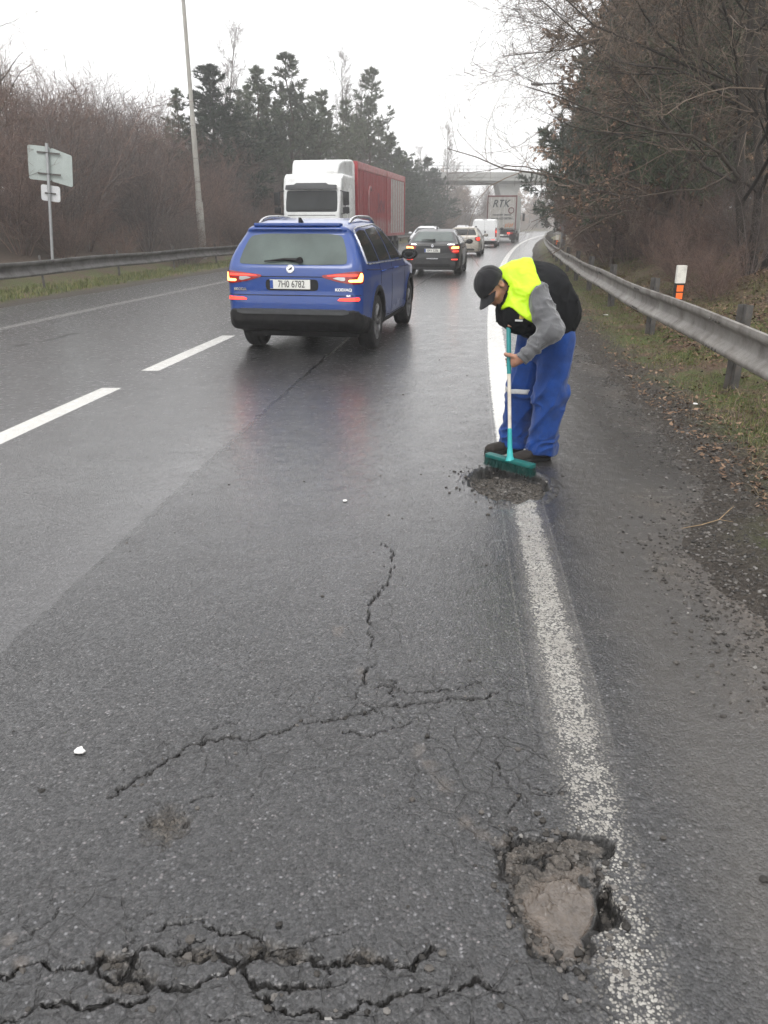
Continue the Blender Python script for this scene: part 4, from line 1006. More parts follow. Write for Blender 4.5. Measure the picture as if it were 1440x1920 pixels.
PLATE_INK = mat('plate_ink', (.012, .012, .013), .5, 0, .1, 8)
GAP = mat('panel_gap', (.006, .006, .007), .8, 0, .2, 8)
FABRIC_DK = mat('cabin_trim', (.03, .03, .032), .8, 0, .3, 9)

def bvh_of(o):
    bm = bmesh.new(); bm.from_mesh(o.data); t = BVHTree.FromBMesh(bm); bm.free(); return t

def densify(poly, n=64, smooth=0):
    P = np.array(poly, float); Q = np.roll(P, -1, 0); L = np.linalg.norm(Q - P, axis=1); tot = L.sum(); out = []
    for a, b, l in zip(P, Q, L):
        k = max(1, int(round(n * l / tot))); t = np.arange(k)[:, None] / k; out.append(a + (b - a) * t)
    out = np.concatenate(out)
    for _ in range(smooth): out = (np.roll(out, 1, 0) + out * 2 + np.roll(out, -1, 0)) / 4
    return out

def caster(bvh, kind, sx=1):
    """maps a 2-D drawing on to the body: 'rear'/'front' drawings are (x, z), 'side' drawings are (y, z), 'top' are (x, y)"""
    def f(a, b):
        if kind == 'rear': o, d = Vector((a, -9, b)), Vector((0, 1, 0))
        elif kind == 'rearq': dd = Vector((-.55 * sx, .83, 0)).normalized(); o, d = Vector((a, -.95, b)) - dd * 6, dd
        elif kind == 'front': o, d = Vector((a, 20, b)), Vector((0, -1, 0))
        elif kind == 'frontq': dd = Vector((-.55 * sx, -.83, 0)).normalized(); o, d = Vector((a, 3.6, b)) - dd * 6, dd
        elif kind == 'side': o, d = Vector((9 * sx, a, b)), Vector((-sx, 0, 0))
        else: o, d = Vector((a, b, 9)), Vector((0, 0, -1))
        h = bvh.ray_cast(o, d)
        return (h[0], h[1] if h[1].dot(d) < 0 else -h[1]) if h[0] is not None else None
    return f

def panel(name, bvh, kind, poly, material, parent, off=.004, sx=1, n=56, smooth=1, rings=7, skirt=.02, label=None):
    """a skin laid on the body: follows its curve, stands proud by off, with a turned-in rim"""
    c = caster(bvh, kind, sx); P = densify(poly, n, smooth); ctr = P.mean(0); V = []; F = []; m = len(P)
    last = None
    for k in range(rings + 1):
        s = 1 - k / rings
        for q in P:
            z = ctr + (q - ctr) * s; h = c(*z)
            if h is None: p = last if last is not None else Vector((0, 0, 0))
            else: p = h[0] + h[1] * off
            V.append(p); last = p
    for k in range(rings):
        for i in range(m): F.append((k * m + i, k * m + (i + 1) % m, (k + 1) * m + (i + 1) % m, (k + 1) * m + i))
    b = len(V)
    for i, q in enumerate(P):
        h = c(*q); V.append(h[0] - h[1] * skirt if h else V[i])
    for i in range(m): F.append((b + i, b + (i + 1) % m, (i + 1) % m, i))
    mb = MB(); mb.add(V, F)
    return mb.build(name, material, parent, smooth=True, angle=35, label=label)

def strip(mb, bvh, kind, line, rad, sx=1, closed=False, n=40, off=.0, sides=5):
    c = caster(bvh, kind, sx)
    if closed: P = densify(line, n, 1); P = np.concatenate([P, P[:1]])
    else:
        L = np.array(line, float); t = np.concatenate([[0], np.cumsum(np.linalg.norm(np.diff(L, axis=0), axis=1))]); s = np.linspace(0, t[-1], n); P = np.stack([np.interp(s, t, L[:, 0]), np.interp(s, t, L[:, 1])], -1)
    pts = [h[0] + h[1] * off for h in (c(*q) for q in P) if h]
    if len(pts) > 2: mb.tube(pts, rad, sides)

def mirror(poly): return [(-a, b) for a, b in poly]

def wheel(parent, x, y, r, wd, spokes=5, name='wheel', rim=None, rr=.66):
    s = 1 if x > 0 else -1
    w_ = thing(name, None, None); w_.parent = parent; w_.location = (x, y, r)
    M = Matrix.Rotation(R(90) * s, 4, 'Y')
    h = wd / 2; mb = MB()
    mb.lathe([(r * rr, -h * .9), (r * .86, -h), (r * .95, -h * .9), (r, -h * .66), (r, -h * .2), (r * .985, -h * .16), (r * .985, h * .16), (r, h * .2), (r, h * .66), (r * .95, h * .9), (r * .86, h), (r * rr, h * .9), (r * rr, -h * .9)], M, 36)
    mb.build('tyre', RUBBER, w_, smooth=True, angle=30)
    mb = MB()
    mb.lathe([(r * rr, -h * .9), (r * rr * 1.02, h * .9), (r * rr * .94, h * .88), (r * rr * .90, h * .3), (r * rr * .90, -h * .5)], M, 32)
    mb.lathe([(0, h * .62), (r * .10, h * .62), (r * .13, h * .5), (r * .13, 0)], M, 16)
    for k in range(spokes):
        a = 2 * math.pi * k / spokes + .3
        for da in (-.16, .16):
            p0 = Vector((math.cos(a + da * .6) * r * .10, math.sin(a + da * .6) * r * .10, h * .50)); p1 = Vector((math.cos(a + da) * r * rr * .96, math.sin(a + da) * r * rr * .96, h * .74))
            mb.tube([M @ p0, M @ ((p0 + p1) / 2 + Vector((0, 0, .012))), M @ p1], [.026, .021, .024], 6)
    mb.lathe([(0, -h * .25), (r * rr * .9, -h * .25), (r * rr * .9, -h * .3)], M, 24)
    mb.build('rim', rim or ALLOY, w_, smooth=True, angle=40)
    return w_

def car_body_fn(C):
    prof = C['profile']; wz = np.array(C['wz']); pl = np.array(C['plan']); yt = np.array(C.get('ytum', [(-9, 0), (9, 0)]))
    poly = np.array([(-x, y) for x, y in pl] + [(x, y) for x, y in pl[::-1]])
    R_, wb = C['tyre'] + .055, C['wb']; k = C.get('k', .07)
    def fn(P):
        x, y, z = np.abs(P[:, 0]), P[:, 1], P[:, 2]
        d1 = seg_poly_sdf(np.stack([y, z], -1), prof)
        d2 = seg_poly_sdf(np.stack([x, y], -1), poly)
        half = np.interp(z, wz[:, 0], wz[:, 1]) + np.interp(y, yt[:, 0], yt[:, 1]) * np.clip((z - wz[-1, 0] * .55) / (wz[-1, 0] * .45), 0, 1)
        # a crisp shoulder line along the flank
        sh = .014 * np.exp(-((z - C['belt'] + .16) / .05) ** 2)
        d3 = (x - half - sh) * .94
        d = smax(smax(d1, d2, k), d3, k)
        # swollen arches, then the wheel wells
        for yy in (0, wb):
            q = np.sqrt((y - yy) ** 2 + (z - C['tyre']) ** 2)
            d = d - .018 * np.exp(-((q - R_ - .03) / .06) ** 2) * (x > .6)
            well = np.maximum(q - R_, .58 - x)
            d = smax(d, -well, .015)
        for g in C.get('cuts', ()): d = g(P, d)
        return d
    return fn

def car(name, label, C, paint, x, y, rz, group=None, lit=True, glass=None, plate=None, letters=(), spokes=5):
    t = thing(name, label, C.get('cat', 'car'), (x, y, 0), rz, group)
    lo = (-1.08, -C['rear'] - .12, .08); hi = (1.08, C['wb'] + C['front'] + .12, C['H'] + .12)
    fn = car_body_fn(C); h = C.get('h', .03)
    body = sdf_obj('body', fn, lo, hi, h, paint, t)
    bv = bvh_of(body); G = glass or GLASS
    # dark lower cladding and sills, standing a little proud of the body
    cz = C['clad']
    def clad(P):
        zz = np.interp(P[:, 1], [c[0] for c in cz], [c[1] for c in cz])
        d = np.maximum(fn(P) - .012, P[:, 2] - zz)
        if C.get('arch_trim'):
            for yy in (0, C['wb']):
                q = np.sqrt((P[:, 1] - yy) ** 2 + (P[:, 2] - C['tyre']) ** 2)
                d = np.minimum(d, np.maximum(np.maximum(fn(P) - .014, q - C['tyre'] - .115), .8 - np.abs(P[:, 0])))
        return d
    sdf_obj('lower_cladding', clad, lo, (hi[0], hi[1], 1.0), h, C.get('cladmat', BLACK_PL), t)
    mb = MB(); mb.box((0, (C['wb']) / 2, .30), (1.45, C['wb'] + .9, .22)); mb.build('underbody', BLACK_PL, t, bevel=.03)
    for sx in (1, -1):
        for yy in (0, C['wb']): wheel(t, sx * (C['track'] / 2), yy, C['tyre'], C.get('tw', .235), spokes)
    # glass
    panel('rear_window', bv, 'rear', C['rwin'], C.get('rglass', G), t, n=72)
    if 'wsh' in C: panel('windscreen', bv, 'front', C['wsh'], G, t, n=72)
    mbt = MB(); mbg = MB()
    for sx in (1, -1):
        for q in C['swin']:
            panel('side_window', bv, 'side', q, GLASS, t, sx=sx, n=60)
        if C.get('trim'): strip(mbt, bv, 'side', C['trim'], .010, sx, True, 90, .004)
        for ln in C['gaps']: strip(mbg, bv, 'side', ln, .0055, sx, False, 40, -.0015)
        for hy, hz_ in C.get('handles', ()):
            hh = caster(bv, 'side', sx)(hy, hz_)
            if hh:
                m2 = MB(); m2.tube([hh[0] + Vector((0, -.10, 0)), hh[0] + Vector((sx * .030, -.07, .005)), hh[0] + Vector((sx * .032, .07, .005)), hh[0] + Vector((0, .10, 0))], .014, 6); m2.build('door_handle', paint, t, smooth=True)
        # mirrors
        my, mz = C['mirror']; hh = caster(bv, 'side', sx)(my, mz)
        if hh:
            b = hh[0]
            def mf(P, b=b, sx=sx): return ellips(P, (b.x + sx * .17, b.y - .02, b.z + .05), (.125, .085, .085))
            mo = sdf_obj('mirror', mf, (b.x - .4, b.y - .3, b.z - .2), (b.x + .4, b.y + .3, b.z + .3), .022, BLACK_PL if C.get('blackmirror') else paint, t)
            m2 = MB(); m2.tube([b, b + Vector((sx * .09, 0, .02))], .03, 6); m2.build('mirror_arm', BLACK_PL, mo)
            m2 = MB(); m2.lathe([(0, 0), (.072, 0), (.075, .012)], Matrix.Translation((b.x + sx * .175, b.y - .093, b.z + .05)) @ Matrix.Rotation(R(90), 4, 'X') @ Matrix.Diagonal((1.3, .85, 1, 1)), 20); m2.build('mirror_glass', GLASS, mo, smooth=True)
    for ln in C.get('rgaps', ()): strip(mbg, bv, 'rear', ln, .006, 1, False, 40, -.001)
    mbg.build('panel_gaps', GAP, t)
    if C.get('trim'): mbt.build('window_trim', SILVER, t, smooth=True)
    # lamps
    for sx in (1, -1):
        f = (lambda q: q) if sx > 0 else mirror
        lamp = panel('tail_lamp', bv, C.get('lampdir', 'rearq'), f(C['lamp']), RED_LENS, t, off=.010, sx=sx, n=44)
        for q, mm in C['glow']: panel('lamp_element', bv, C.get('lampdir', 'rearq'), f(q), mm if lit else RED_LENS, lamp, off=.014, sx=sx, n=26, rings=4, skirt=.004)
        if 'refl' in C: panel('rear_reflector', bv, 'rearq', f(C['refl']), RED_GLOW if C.get('refl_glow') else RED_LENS, t, off=.016, sx=sx, n=26, rings=4)  # reflectors are no lamps; glow added in place of returned light
        if 'hlamp' in C: panel('headlamp', bv, 'frontq', f(C['hlamp']), CLEAR_LENS, t, off=.008, sx=sx, n=36)
    if 'grille' in C: panel('grille', bv, 'front', C['grille'], BLACK_PL, t, off=.008, n=40)
    for nm, kind, poly, mm, off in C.get('extras', ()): panel(nm, bv, kind, poly, mm, t, off=off, n=36, rings=5)
    if 'spoiler' in C:
        (sy, sz, sw, sl) = C['spoiler']; m2 = MB(); m2.prism([(-sw, .0), (-sw * .96, -sl), (-sw * .5, -sl * 1.12), (sw * .5, -sl * 1.12), (sw * .96, -sl), (sw, 0)], -.018, .018, Matrix.Translation((0, sy, sz)) @ Matrix.Rotation(R(C.get('sprot', -4)), 4, 'X')); m2.build('spoiler', paint, t, bevel=.012, smooth=True)
    # plate
    px, pz, pw = C['plate']; hh = caster(bv, 'rear')(px, pz); py = hh[0].y - .014
    tilt = Matrix.Rotation(R(C.get('ptilt', 0)), 4, 'X')
    pm = MB(); pm.box((px, py, pz), (pw, .016, .112)); pl = pm.build('number_plate', PLATE, t, bevel=.004)
    if plate:
        pm = MB(); pm.box((px - pw / 2 + .022, py - .0095, pz), (.04, .004, .10)); pm.build('plate_band', PLATE_BLUE, pl)
        Mt = Matrix.Translation((px + .018, py - .0085, pz)) @ Matrix.Rotation(R(90), 4, 'X')
        text_obj('plate_lettering', plate, .118, Mt, PLATE_INK, pl, sx=.74, bold=.0)
    # emblem
    if 'emblem' in C:
        ex, ez, er = C['emblem']; hh = caster(bv, 'rear')(ex, ez)
        Me = Matrix.Translation(hh[0] + hh[1] * .003) @ hh[1].to_track_quat('Z', 'Y').to_matrix().to_4x4()
        m2 = MB(); m2.lathe([(er, -.01), (er, .006), (er * .86, .010), (er * .80, .004), (0, .004)], Me, 24); eb = m2.build('emblem', CHROME, t, smooth=True, angle=30)
        m2 = MB(); m2.prism([(-.45 * er, -.12 * er), (.05 * er, .30 * er), (.5 * er, .55 * er), (.30 * er, .1 * er), (.55 * er, .12 * er), (.35 * er, -.15 * er), (-.1 * er, -.2 * er), (-.3 * er, -.45 * er)], .004, .0075, Me); m2.build('emblem_figure', PLATE_INK, eb)
    for txt, lx, lz, sz_ in letters:
        hh = caster(bv, 'rear')(lx, lz)
        if hh: text_obj('badge_lettering', txt, sz_, Matrix.Translation(hh[0] + hh[1] * .004) @ hh[1].to_track_quat('Z', 'Y').to_matrix().to_4x4(), CHROME, t, sx=1.15, bold=.002, depth=.003)
    # wiper
    if 'wiper' in C:
        a, b, c_ = C['wiper']; cs = caster(bv, 'rear'); pts = [cs(*q) for q in (a, b, c_)]
        pts = [q[0] + q[1] * .028 for q in pts if q]
        m2 = MB(); m2.tube(pts, [.026, .018, .008], 6); m2.lathe([(0, .03), (.035, .03), (.04, 0)], Matrix.Translation(pts[0]) @ Matrix.Rotation(R(90), 4, 'X'), 12); m2.build('rear_wiper', BLACK_PL, t, smooth=True)
    if 'rails' in C:
        y0, y1, rx, lift = C['rails']
        for sx in (1, -1):
            cs = caster(bv, 'top'); ys = np.linspace(y0, y1, 13); pts = []
            for i, yy in enumerate(ys):
                hh = cs(sx * rx, yy); e = min(i, 12 - i) / 2.5; pts.append(hh[0] + Vector((0, 0, lift * min(1, e) ** .6)))
            m2 = MB(); m2.tube(pts, [.016] + [.021] * 11 + [.016], 8); m2.build('roof_rail', C.get('railmat', SILVER), t, smooth=True)
    if 'fin' in C:
        fy = C['fin']; hh = caster(bv, 'top')(0, fy); m2 = MB(); m2.prism([(-.09, 0), (.11, 0), (-.03, .065), (-.075, .07)], -.014, .014, Matrix.Translation(hh[0] - Vector((0, 0, .004))) @ Matrix.Rotation(R(90), 4, 'Z') @ Matrix.Rotation(R(90), 4, 'X')); m2.build('roof_antenna', BLACK_PL, t, bevel=.008, smooth=True)
    if 'exhaust' in C:
        for ex in C['exhaust']:
            m2 = MB(); m2.tube([(ex, -C['rear'] + .03, .33), (ex, -C['rear'] + .3, .34)], .035, 10); m2.build('tail_pipe', CHROME, t, smooth=True)
    return t

SUV = dict(rear=.97, front=.93, wb=2.79, H=1.68, tyre=.36, track=1.60, belt=1.12, h=.026, k=.095, arch_trim=True, blackmirror=True, tw=.235,
    profile=[(-.84, .34), (-.955, .44), (-.975, .66), (-.955, .74), (-.94, .80), (-.93, 1.00), (-.90, 1.10), (-.62, 1.50), (-.66, 1.545), (-.60, 1.585), (-.2, 1.645), (.5, 1.675), (1.1, 1.655), (1.42, 1.58), (2.30, 1.12), (2.45, 1.07), (3.30, .97), (3.60, .86), (3.70, .66), (3.72, .45), (3.62, .26), (3.3, .24), (-.4, .26)],
    wz=[(.2, .84), (.4, .92), (.62, .935), (.95, .935), (1.06, .915), (1.14, .885), (1.35, .79), (1.55, .675), (1.66, .60)],
    ytum=[(-1, -.035), (0, 0), (4, 0)],
    plan=[(.66, -.985), (.80, -.93), (.885, -.80), (.935, -.45), (.945, .4), (.945, 2.6), (.91, 3.2), (.80, 3.56), (.5, 3.74)],
    clad=[(-2, .60), (-.93, .60), (-.80, .53), (-.5, .46), (-.4, .36), (.4, .34), (2.4, .34), (3.0, .42), (3.3, .46), (4, .42)],
    rwin=[(-.70, 1.135), (-.4, 1.125), (.4, 1.125), (.70, 1.135), (.665, 1.30), (.595, 1.46), (.4, 1.485), (-.4, 1.485), (-.595, 1.46), (-.665, 1.30)], rglass=GLASS_SKY,
    swin=[[(-.50, 1.15), (.20, 1.13), (.17, 1.52), (-.12, 1.525), (-.36, 1.50)], [(.26, 1.13), (1.05, 1.12), (1.0, 1.565), (.23, 1.53)], [(1.13, 1.12), (1.92, 1.12), (1.75, 1.25), (1.38, 1.49), (1.07, 1.56)]],
    trim=[(-.56, 1.125), (2.02, 1.085), (1.78, 1.27), (1.38, 1.53), (1.0, 1.60), (.2, 1.57), (-.15, 1.56), (-.41, 1.53)],
    gaps=[[(.22, 1.12), (.21, .95), (.34, .62), (.45, .40), (1.0, .36)], [(1.09, 1.12), (1.10, .60), (1.06, .36), (2.2, .36), (2.32, .60), (2.20, 1.10)], [(-.60, 1.06), (.6, 1.00), (1.6, .985), (2.6, .97)]],
    handles=[(.36, 1.0), (1.36, .995)], mirror=(1.86, 1.12),
    lamp=[(.98, .905), (.98, 1.045), (.85, 1.055), (.62, 1.03), (.40, 1.005), (.40, .985), (.60, .93), (.80, .90)],
    glow=[([(.955, .925), (.97, 1.0), (.95, 1.035), (.915, 1.035), (.90, .955), (.74, .955), (.74, .928)], WHITE_GLOW), ([(.89, 1.02), (.62, 1.015), (.44, .998), (.62, .995), (.88, .995)], RED_GLOW), ([(.70, .985), (.60, .985), (.54, .97), (.66, .94), (.70, .945)], CLEAR_LENS)],
    refl=[(.90, .70), (.90, .745), (.62, .735), (.58, .705)], refl_glow=True, plate=(-.02, .895, .52), emblem=(-.02, 1.075, .052), ptilt=0,
    rgaps=[[(-.86, .765), (-.6, .762), (.6, .762), (.86, .765)], [(-.75, .985), (-.38, .985), (.38, .985), (.42, .985)]],
    extras=[('tailgate_recess_shade', 'rear', [(-.34, .82), (.34, .82), (.34, .955), (-.34, .955)], GAP, .003), ('bumper_insert', 'rear', [(-.74, .535), (.74, .535), (.76, .60), (-.76, .60)], GREY_PL, .026)],  # no hollow here: a near-black panel holds the recess shade round the plate
    wiper=((0.10, 1.165), (-.10, 1.175), (-.36, 1.15)), rails=(-.30, 1.30, .60, .055), fin=-.42, exhaust=(), wsh=[(-.72, 1.16), (.72, 1.16), (.62, 1.5), (-.62, 1.5)], hlamp=[(.50, .82), (.9, .86), (.9, .95), (.5, .90)], grille=[(-.4, .62), (.4, .62), (.45, .9), (-.45, .9)], spoiler=(-.56, 1.590, .58, .08))
BLUE = paint_mat('deep_blue_paint', (.005, .046, .235), .7)
suv = car('suv', 'bright blue SUV with silver roof rails and lit tail lamps in the middle lane', SUV, BLUE, -.98, 10.9, R(-10.5), plate='7H0 6782', letters=(('SKODA', -.68, .83, .046), ('KODIAQ', .66, .835, .046), ('4x4', .72, .765, .03)))

SEDAN = dict(SUV, rear=.99, front=.90, wb=2.69, H=1.46, tyre=.32, track=1.55, belt=.98, h=.032, arch_trim=False, blackmirror=False,
    profile=[(-.93, .22), (-.985, .36), (-.99, .60), (-.96, .68), (-.955, .98), (-.88, 1.02), (-.70, 1.03), (.02, 1.36), (.5, 1.445), (1.1, 1.44), (1.45, 1.37), (2.25, .99), (2.4, .95), (3.2, .84), (3.5, .70), (3.58, .50), (3.5, .22), (3.2, .18), (0, .18)],
    wz=[(.15, .82), (.35, .89), (.6, .905), (.85, .905), (.96, .88), (1.02, .84), (1.25, .71), (1.40, .60), (1.46, .52)],
    plan=[(.62, -1.0), (.78, -.95), (.86, -.80), (.905, -.4), (.91, .4), (.91, 2.6), (.87, 3.1), (.76, 3.42), (.45, 3.62)],
    clad=[(-2, .27), (-.5, .25), (4, .25)],
    rwin=[(-.66, 1.075), (.66, 1.075), (.60, 1.22), (.50, 1.355), (.3, 1.37), (-.3, 1.37), (-.50, 1.355), (-.60, 1.22)],
    swin=[[(-.30, 1.02), (.22, 1.01), (.20, 1.33), (.05, 1.31)], [(.27, 1.01), (.98, 1.0), (.95, 1.385), (.24, 1.34)], [(1.05, 1.0), (1.85, .995), (1.65, 1.14), (1.35, 1.32), (1.0, 1.385)]],
    trim=[(-.36, 1.0), (1.95, .97), (1.68, 1.16), (1.36, 1.35), (1.0, 1.415), (.2, 1.37), (.02, 1.34)],
    gaps=[[(.24, 1.0), (.24, .8), (.36, .5), (.44, .3)], [(1.02, 1.0), (1.04, .5), (1.0, .26), (2.1, .26), (2.2, .5), (2.1, .97)]], handles=[(.36, .86), (1.32, .86)], mirror=(1.82, .98),
    lamp=[(.93, .72), (.93, .95), (.85, .965), (.56, .95), (.50, .93), (.58, .80), (.64, .73), (.80, .70)],
    glow=[([(.90, .86), (.90, .93), (.62, .92), (.60, .86)], WHITE_GLOW), ([(.90, .76), (.90, .80), (.66, .80), (.66, .76)], RED_GLOW)],
    refl=[(.84, .52), (.84, .55), (.60, .545), (.60, .52)], refl_glow=True, plate=(-.0, .80, .50), emblem=(0, .945, .045),
    rgaps=[[(-.62, .64), (.62, .64)], [(-.62, .70), (-.58, .95)], [(.62, .70), (.58, .95)]], extras=[('bumper_lip', 'rear', [(-.62, .30), (.62, .30), (.60, .40), (-.60, .40)], BLACK_PL, .006)],
    wiper=((.02, 1.09), (-.2, 1.095), (-.40, 1.09)), fin=.55, exhaust=(), wsh=[(-.70, 1.03), (.70, 1.03), (.58, 1.34), (-.58, 1.34)], hlamp=[(.5, .66), (.88, .70), (.88, .80), (.5, .76)], grille=[(-.42, .5), (.42, .5), (.45, .76), (-.45, .76)])
for k in ('rails', 'spoiler'): SEDAN.pop(k)
BLACKP = paint_mat('black_paint', (.003, .0034, .004), .3, .3, .08)
pos = at(-2.18, 27.0)
car('saloon_car', 'black liftback saloon with one lit tail lamp visible, just ahead of the blue SUV', SEDAN, BLACKP, pos.x, 27.0, heading(27) - .0, plate='8AV 5286', letters=(('OCTAVIA', .60, .985, .045), ('SKODA', -.60, .985, .045), ('www.auto.cz', 0, .56, .06)))

ESTATE = dict(SEDAN, H=1.48, rglass=GLASS,
    profile=[(-.93, .22), (-.985, .36), (-.99, .60), (-.96, .68), (-.95, .95), (-.90, 1.03), (-.62, 1.36), (-.64, 1.40), (-.55, 1.44), (0, 1.47), (.6, 1.48), (1.1, 1.46), (1.45, 1.38), (2.25, .99), (2.4, .95), (3.2, .84), (3.5, .70), (3.58, .50), (3.5, .22), (3.2, .18), (0, .18)],
    rwin=[(-.66, 1.06), (.66, 1.06), (.60, 1.22), (.52, 1.345), (-.52, 1.345), (-.60, 1.22)],
    swin=[[(-.52, 1.04), (.22, 1.01), (.20, 1.37), (-.36, 1.33)], [(.27, 1.01), (.98, 1.0), (.95, 1.39), (.24, 1.37)], [(1.05, 1.0), (1.85, .995), (1.65, 1.14), (1.35, 1.32), (1.0, 1.39)]],
    trim=None, rails=(-.30, 1.2, .54, .05), railmat=BLACK_PL, lamp=[(.93, .76), (.93, .97), (.84, .985), (.60, .96), (.60, .80), (.80, .75)], glow=[([(.90, .80), (.90, .94), (.70, .93), (.70, .80)], RED_GLOW)])
ESTATE.pop('refl')
BEIGE = paint_mat('pale_beige_paint', (.50, .46, .39)); SILVERP = paint_mat('pale_silver_paint', (.62, .63, .65))
pos = at(-2.35, 43.5)
car('estate_car', 'pale beige estate car with black roof rails, between the black saloon and the white van', ESTATE, BEIGE, pos.x, 43.5, heading(43.5), plate='2SD 8147')
pos = at(-6.0, 57)
car('estate_car', 'silver car following the red trailer, mostly hidden by the black saloon', ESTATE, SILVERP, pos.x, 57, heading(57) + math.pi, 'oncoming cars behind the red trailer', lit=False)
pos = at(-6.0, 80)
car('estate_car', 'silver car farther back in the oncoming lane, only its roof visible', ESTATE, SILVERP, pos.x, 80, heading(80) + math.pi, 'oncoming cars behind the red trailer', lit=False)

VAN = dict(SEDAN, cat='van', rear=.85, front=.95, wb=3.0, H=1.95, tyre=.33, track=1.62, belt=1.15, h=.036, k=.06, blackmirror=True, rglass=None,
    profile=[(-.80, .26), (-.86, .40), (-.86, .60), (-.83, .66), (-.82, 1.2), (-.72, 1.86), (-.62, 1.93), (1.6, 1.95), (2.1, 1.85), (2.95, 1.18), (3.2, 1.08), (3.75, .92), (3.92, .72), (3.95, .4), (3.8, .24), (0, .22)],
    wz=[(.2, .86), (.4, .94), (.7, .95), (1.1, .94), (1.5, .885), (1.85, .80), (1.95, .70)], ytum=[(-1, 0), (4, 0)],
    plan=[(.82, -.88), (.90, -.82), (.945, -.6), (.955, .4), (.955, 2.6), (.93, 3.3), (.80, 3.75), (.5, 3.97)],
    clad=[(-2, .46), (-.7, .46), (-.5, .34), (4, .34)],
    rwin=[(-.10, .58), (.10, .58), (.10, .60), (-.10, .60)],
    swin=[[(1.75, 1.20), (2.72, 1.20), (2.2, 1.66), (1.75, 1.70)]], trim=None, gaps=[[(1.7, 1.8), (1.68, .36), (2.55, .36), (2.75, .7), (2.78, 1.2)], [(-.3, 1.05), (1.6, 1.05)]], handles=[(1.8, 1.0)], mirror=(2.55, 1.22),
    lamp=[(.98, .72), (.98, 1.35), (.90, 1.36), (.86, 1.2), (.86, .80), (.90, .70)], glow=[([(.965, 1.0), (.965, 1.15), (.90, 1.15), (.90, 1.0)], RED_GLOW)],
    plate=(-.38, .72, .5), rgaps=[[(.0, .62), (.0, 1.86)], [(-.78, .62), (-.80, 1.3), (-.72, 1.85)], [(.78, .62), (.80, 1.3), (.72, 1.85)], [(-.8, .615), (.8, .615)]],
    extras=[('door_handle', 'rear', [(.02, .98), (.10, .98), (.10, 1.14), (.02, 1.14)], BLACK_PL, .016), ('hinge_cover', 'rear', [(.80, 1.25), (.86, 1.25), (.86, 1.34), (.80, 1.34)], BLACK_PL, .016), ('high_brake_lamp', 'rear', [(-.15, 1.86), (.15, 1.86), (.15, 1.89), (-.15, 1.89)], BLACK_PL, .012)], wsh=[(-.78, 1.22), (.78, 1.22), (.68, 1.78), (-.68, 1.78)], hlamp=[(.5, .75), (.92, .8), (.92, 1.0), (.5, .9)])
for k in ('wiper', 'fin', 'emblem'): VAN.pop(k)
VAN['rglass'] = None
WHITEP = paint_mat('white_paint', (.72, .73, .73))
VAN['rglass'] = WHITEP
pos = at(-2.3, 60)
car('panel_van', 'white panel van with windowless rear doors, behind the high box lorry', VAN, WHITEP, pos.x, 60, heading(60), plate='5AE 2290', spokes=6)

# ------------------------------------------------------------------ lorries
CURTAIN = new_mat('worn_red_curtain')
def curtain_mat():
    m, nt, p = CURTAIN
    tc = nt.nodes.new('ShaderNodeTexCoord').outputs['Object']; sp = nt.nodes.new('ShaderNodeSeparateXYZ'); nt.links.new(tc, sp.inputs[0]); y, z = sp.outputs[1], sp.outputs[2]
    n1 = noise(nt, 1.2, 6, .7, tc); n2 = noise(nt, 5, 5, .7, tc)
    c = ramp(nt, n2, [(.3, (.30, .016, .024)), (.7, (.46, .035, .045))])
    pale = mixc(nt, ramp(nt, n2, [(.35, .2), (.7, .8)]), (.34, .10, .11), (.52, .46, .44))
    lowm = smooth_step(nt, math_(nt, 'ADD', z, math_(nt, 'MULTIPLY_ADD', n1, .9, -.45)), 1.95, 1.55)
    c = mixc(nt, math_(nt, 'MULTIPLY', lowm, .75), c, pale)
    tail = smooth_step(nt, math_(nt, 'ADD', y, math_(nt, 'MULTIPLY_ADD', n1, .5, -.25)), 10.7, 10.85)
    c = mixc(nt, tail, c, ramp(nt, n2, [(.35, (.40, .37, .35)), (.7, (.66, .64, .61))]))
    nt.links.new(c, p.inputs['Base Color']); p.inputs['Roughness'].default_value = .5
    w_ = nt.nodes.new('ShaderNodeTexWave'); w_.bands_direction = 'Y'; w_.inputs['Scale'].default_value = 1.6; w_.inputs['Distortion'].default_value = 1.5; nt.links.new(tc, w_.inputs['Vector'])
    b = nt.nodes.new('ShaderNodeBump'); b.inputs['Distance'].default_value = .04; nt.links.new(w_.outputs['Fac'], b.inputs['Height']); nt.links.new(b.outputs[0], p.inputs['Normal'])
    return m
CURTAIN = curtain_mat()
LORRY_WHITE = mat('lorry_white', (.72, .73, .72), .3, 0, .06, 1.5, coat=.4, dirt=((.28, .26, .24), 2.0, .52, .5))
STEEL_DK = mat('chassis_steel', (.03, .03, .032), .6, .3, .3, 5)
BOX_WHITE = mat('box_door_white', (.36, .35, .33), .45, 0, .1, 1.5, dirt=((.25, .22, .19), 1.6, .45, .55))
BOX_GREY = mat('box_side_grey', (.19, .205, .20), .5, 0, .12, 1.0, dirt=((.16, .16, .15), 1.4, .45, .6))
RED_PAINT = mat('faded_red_paint', (.38, .04, .045), .4, 0, .2, 2.5)
INK = mat('lettering_black', (.02, .028, .03), .5, 0, .15, 4)
ORANGE_REFL = mat('orange_board', (.5, .17, .05), .5, 0, .2, 12)

def lorry_wheels(t, ys, r=.50, wd=.32):
    for yy in ys:
        for sx in (1, -1): wheel(t, sx * 1.02, yy, r, wd, 0, 'wheel', STEEL_DK, .58)

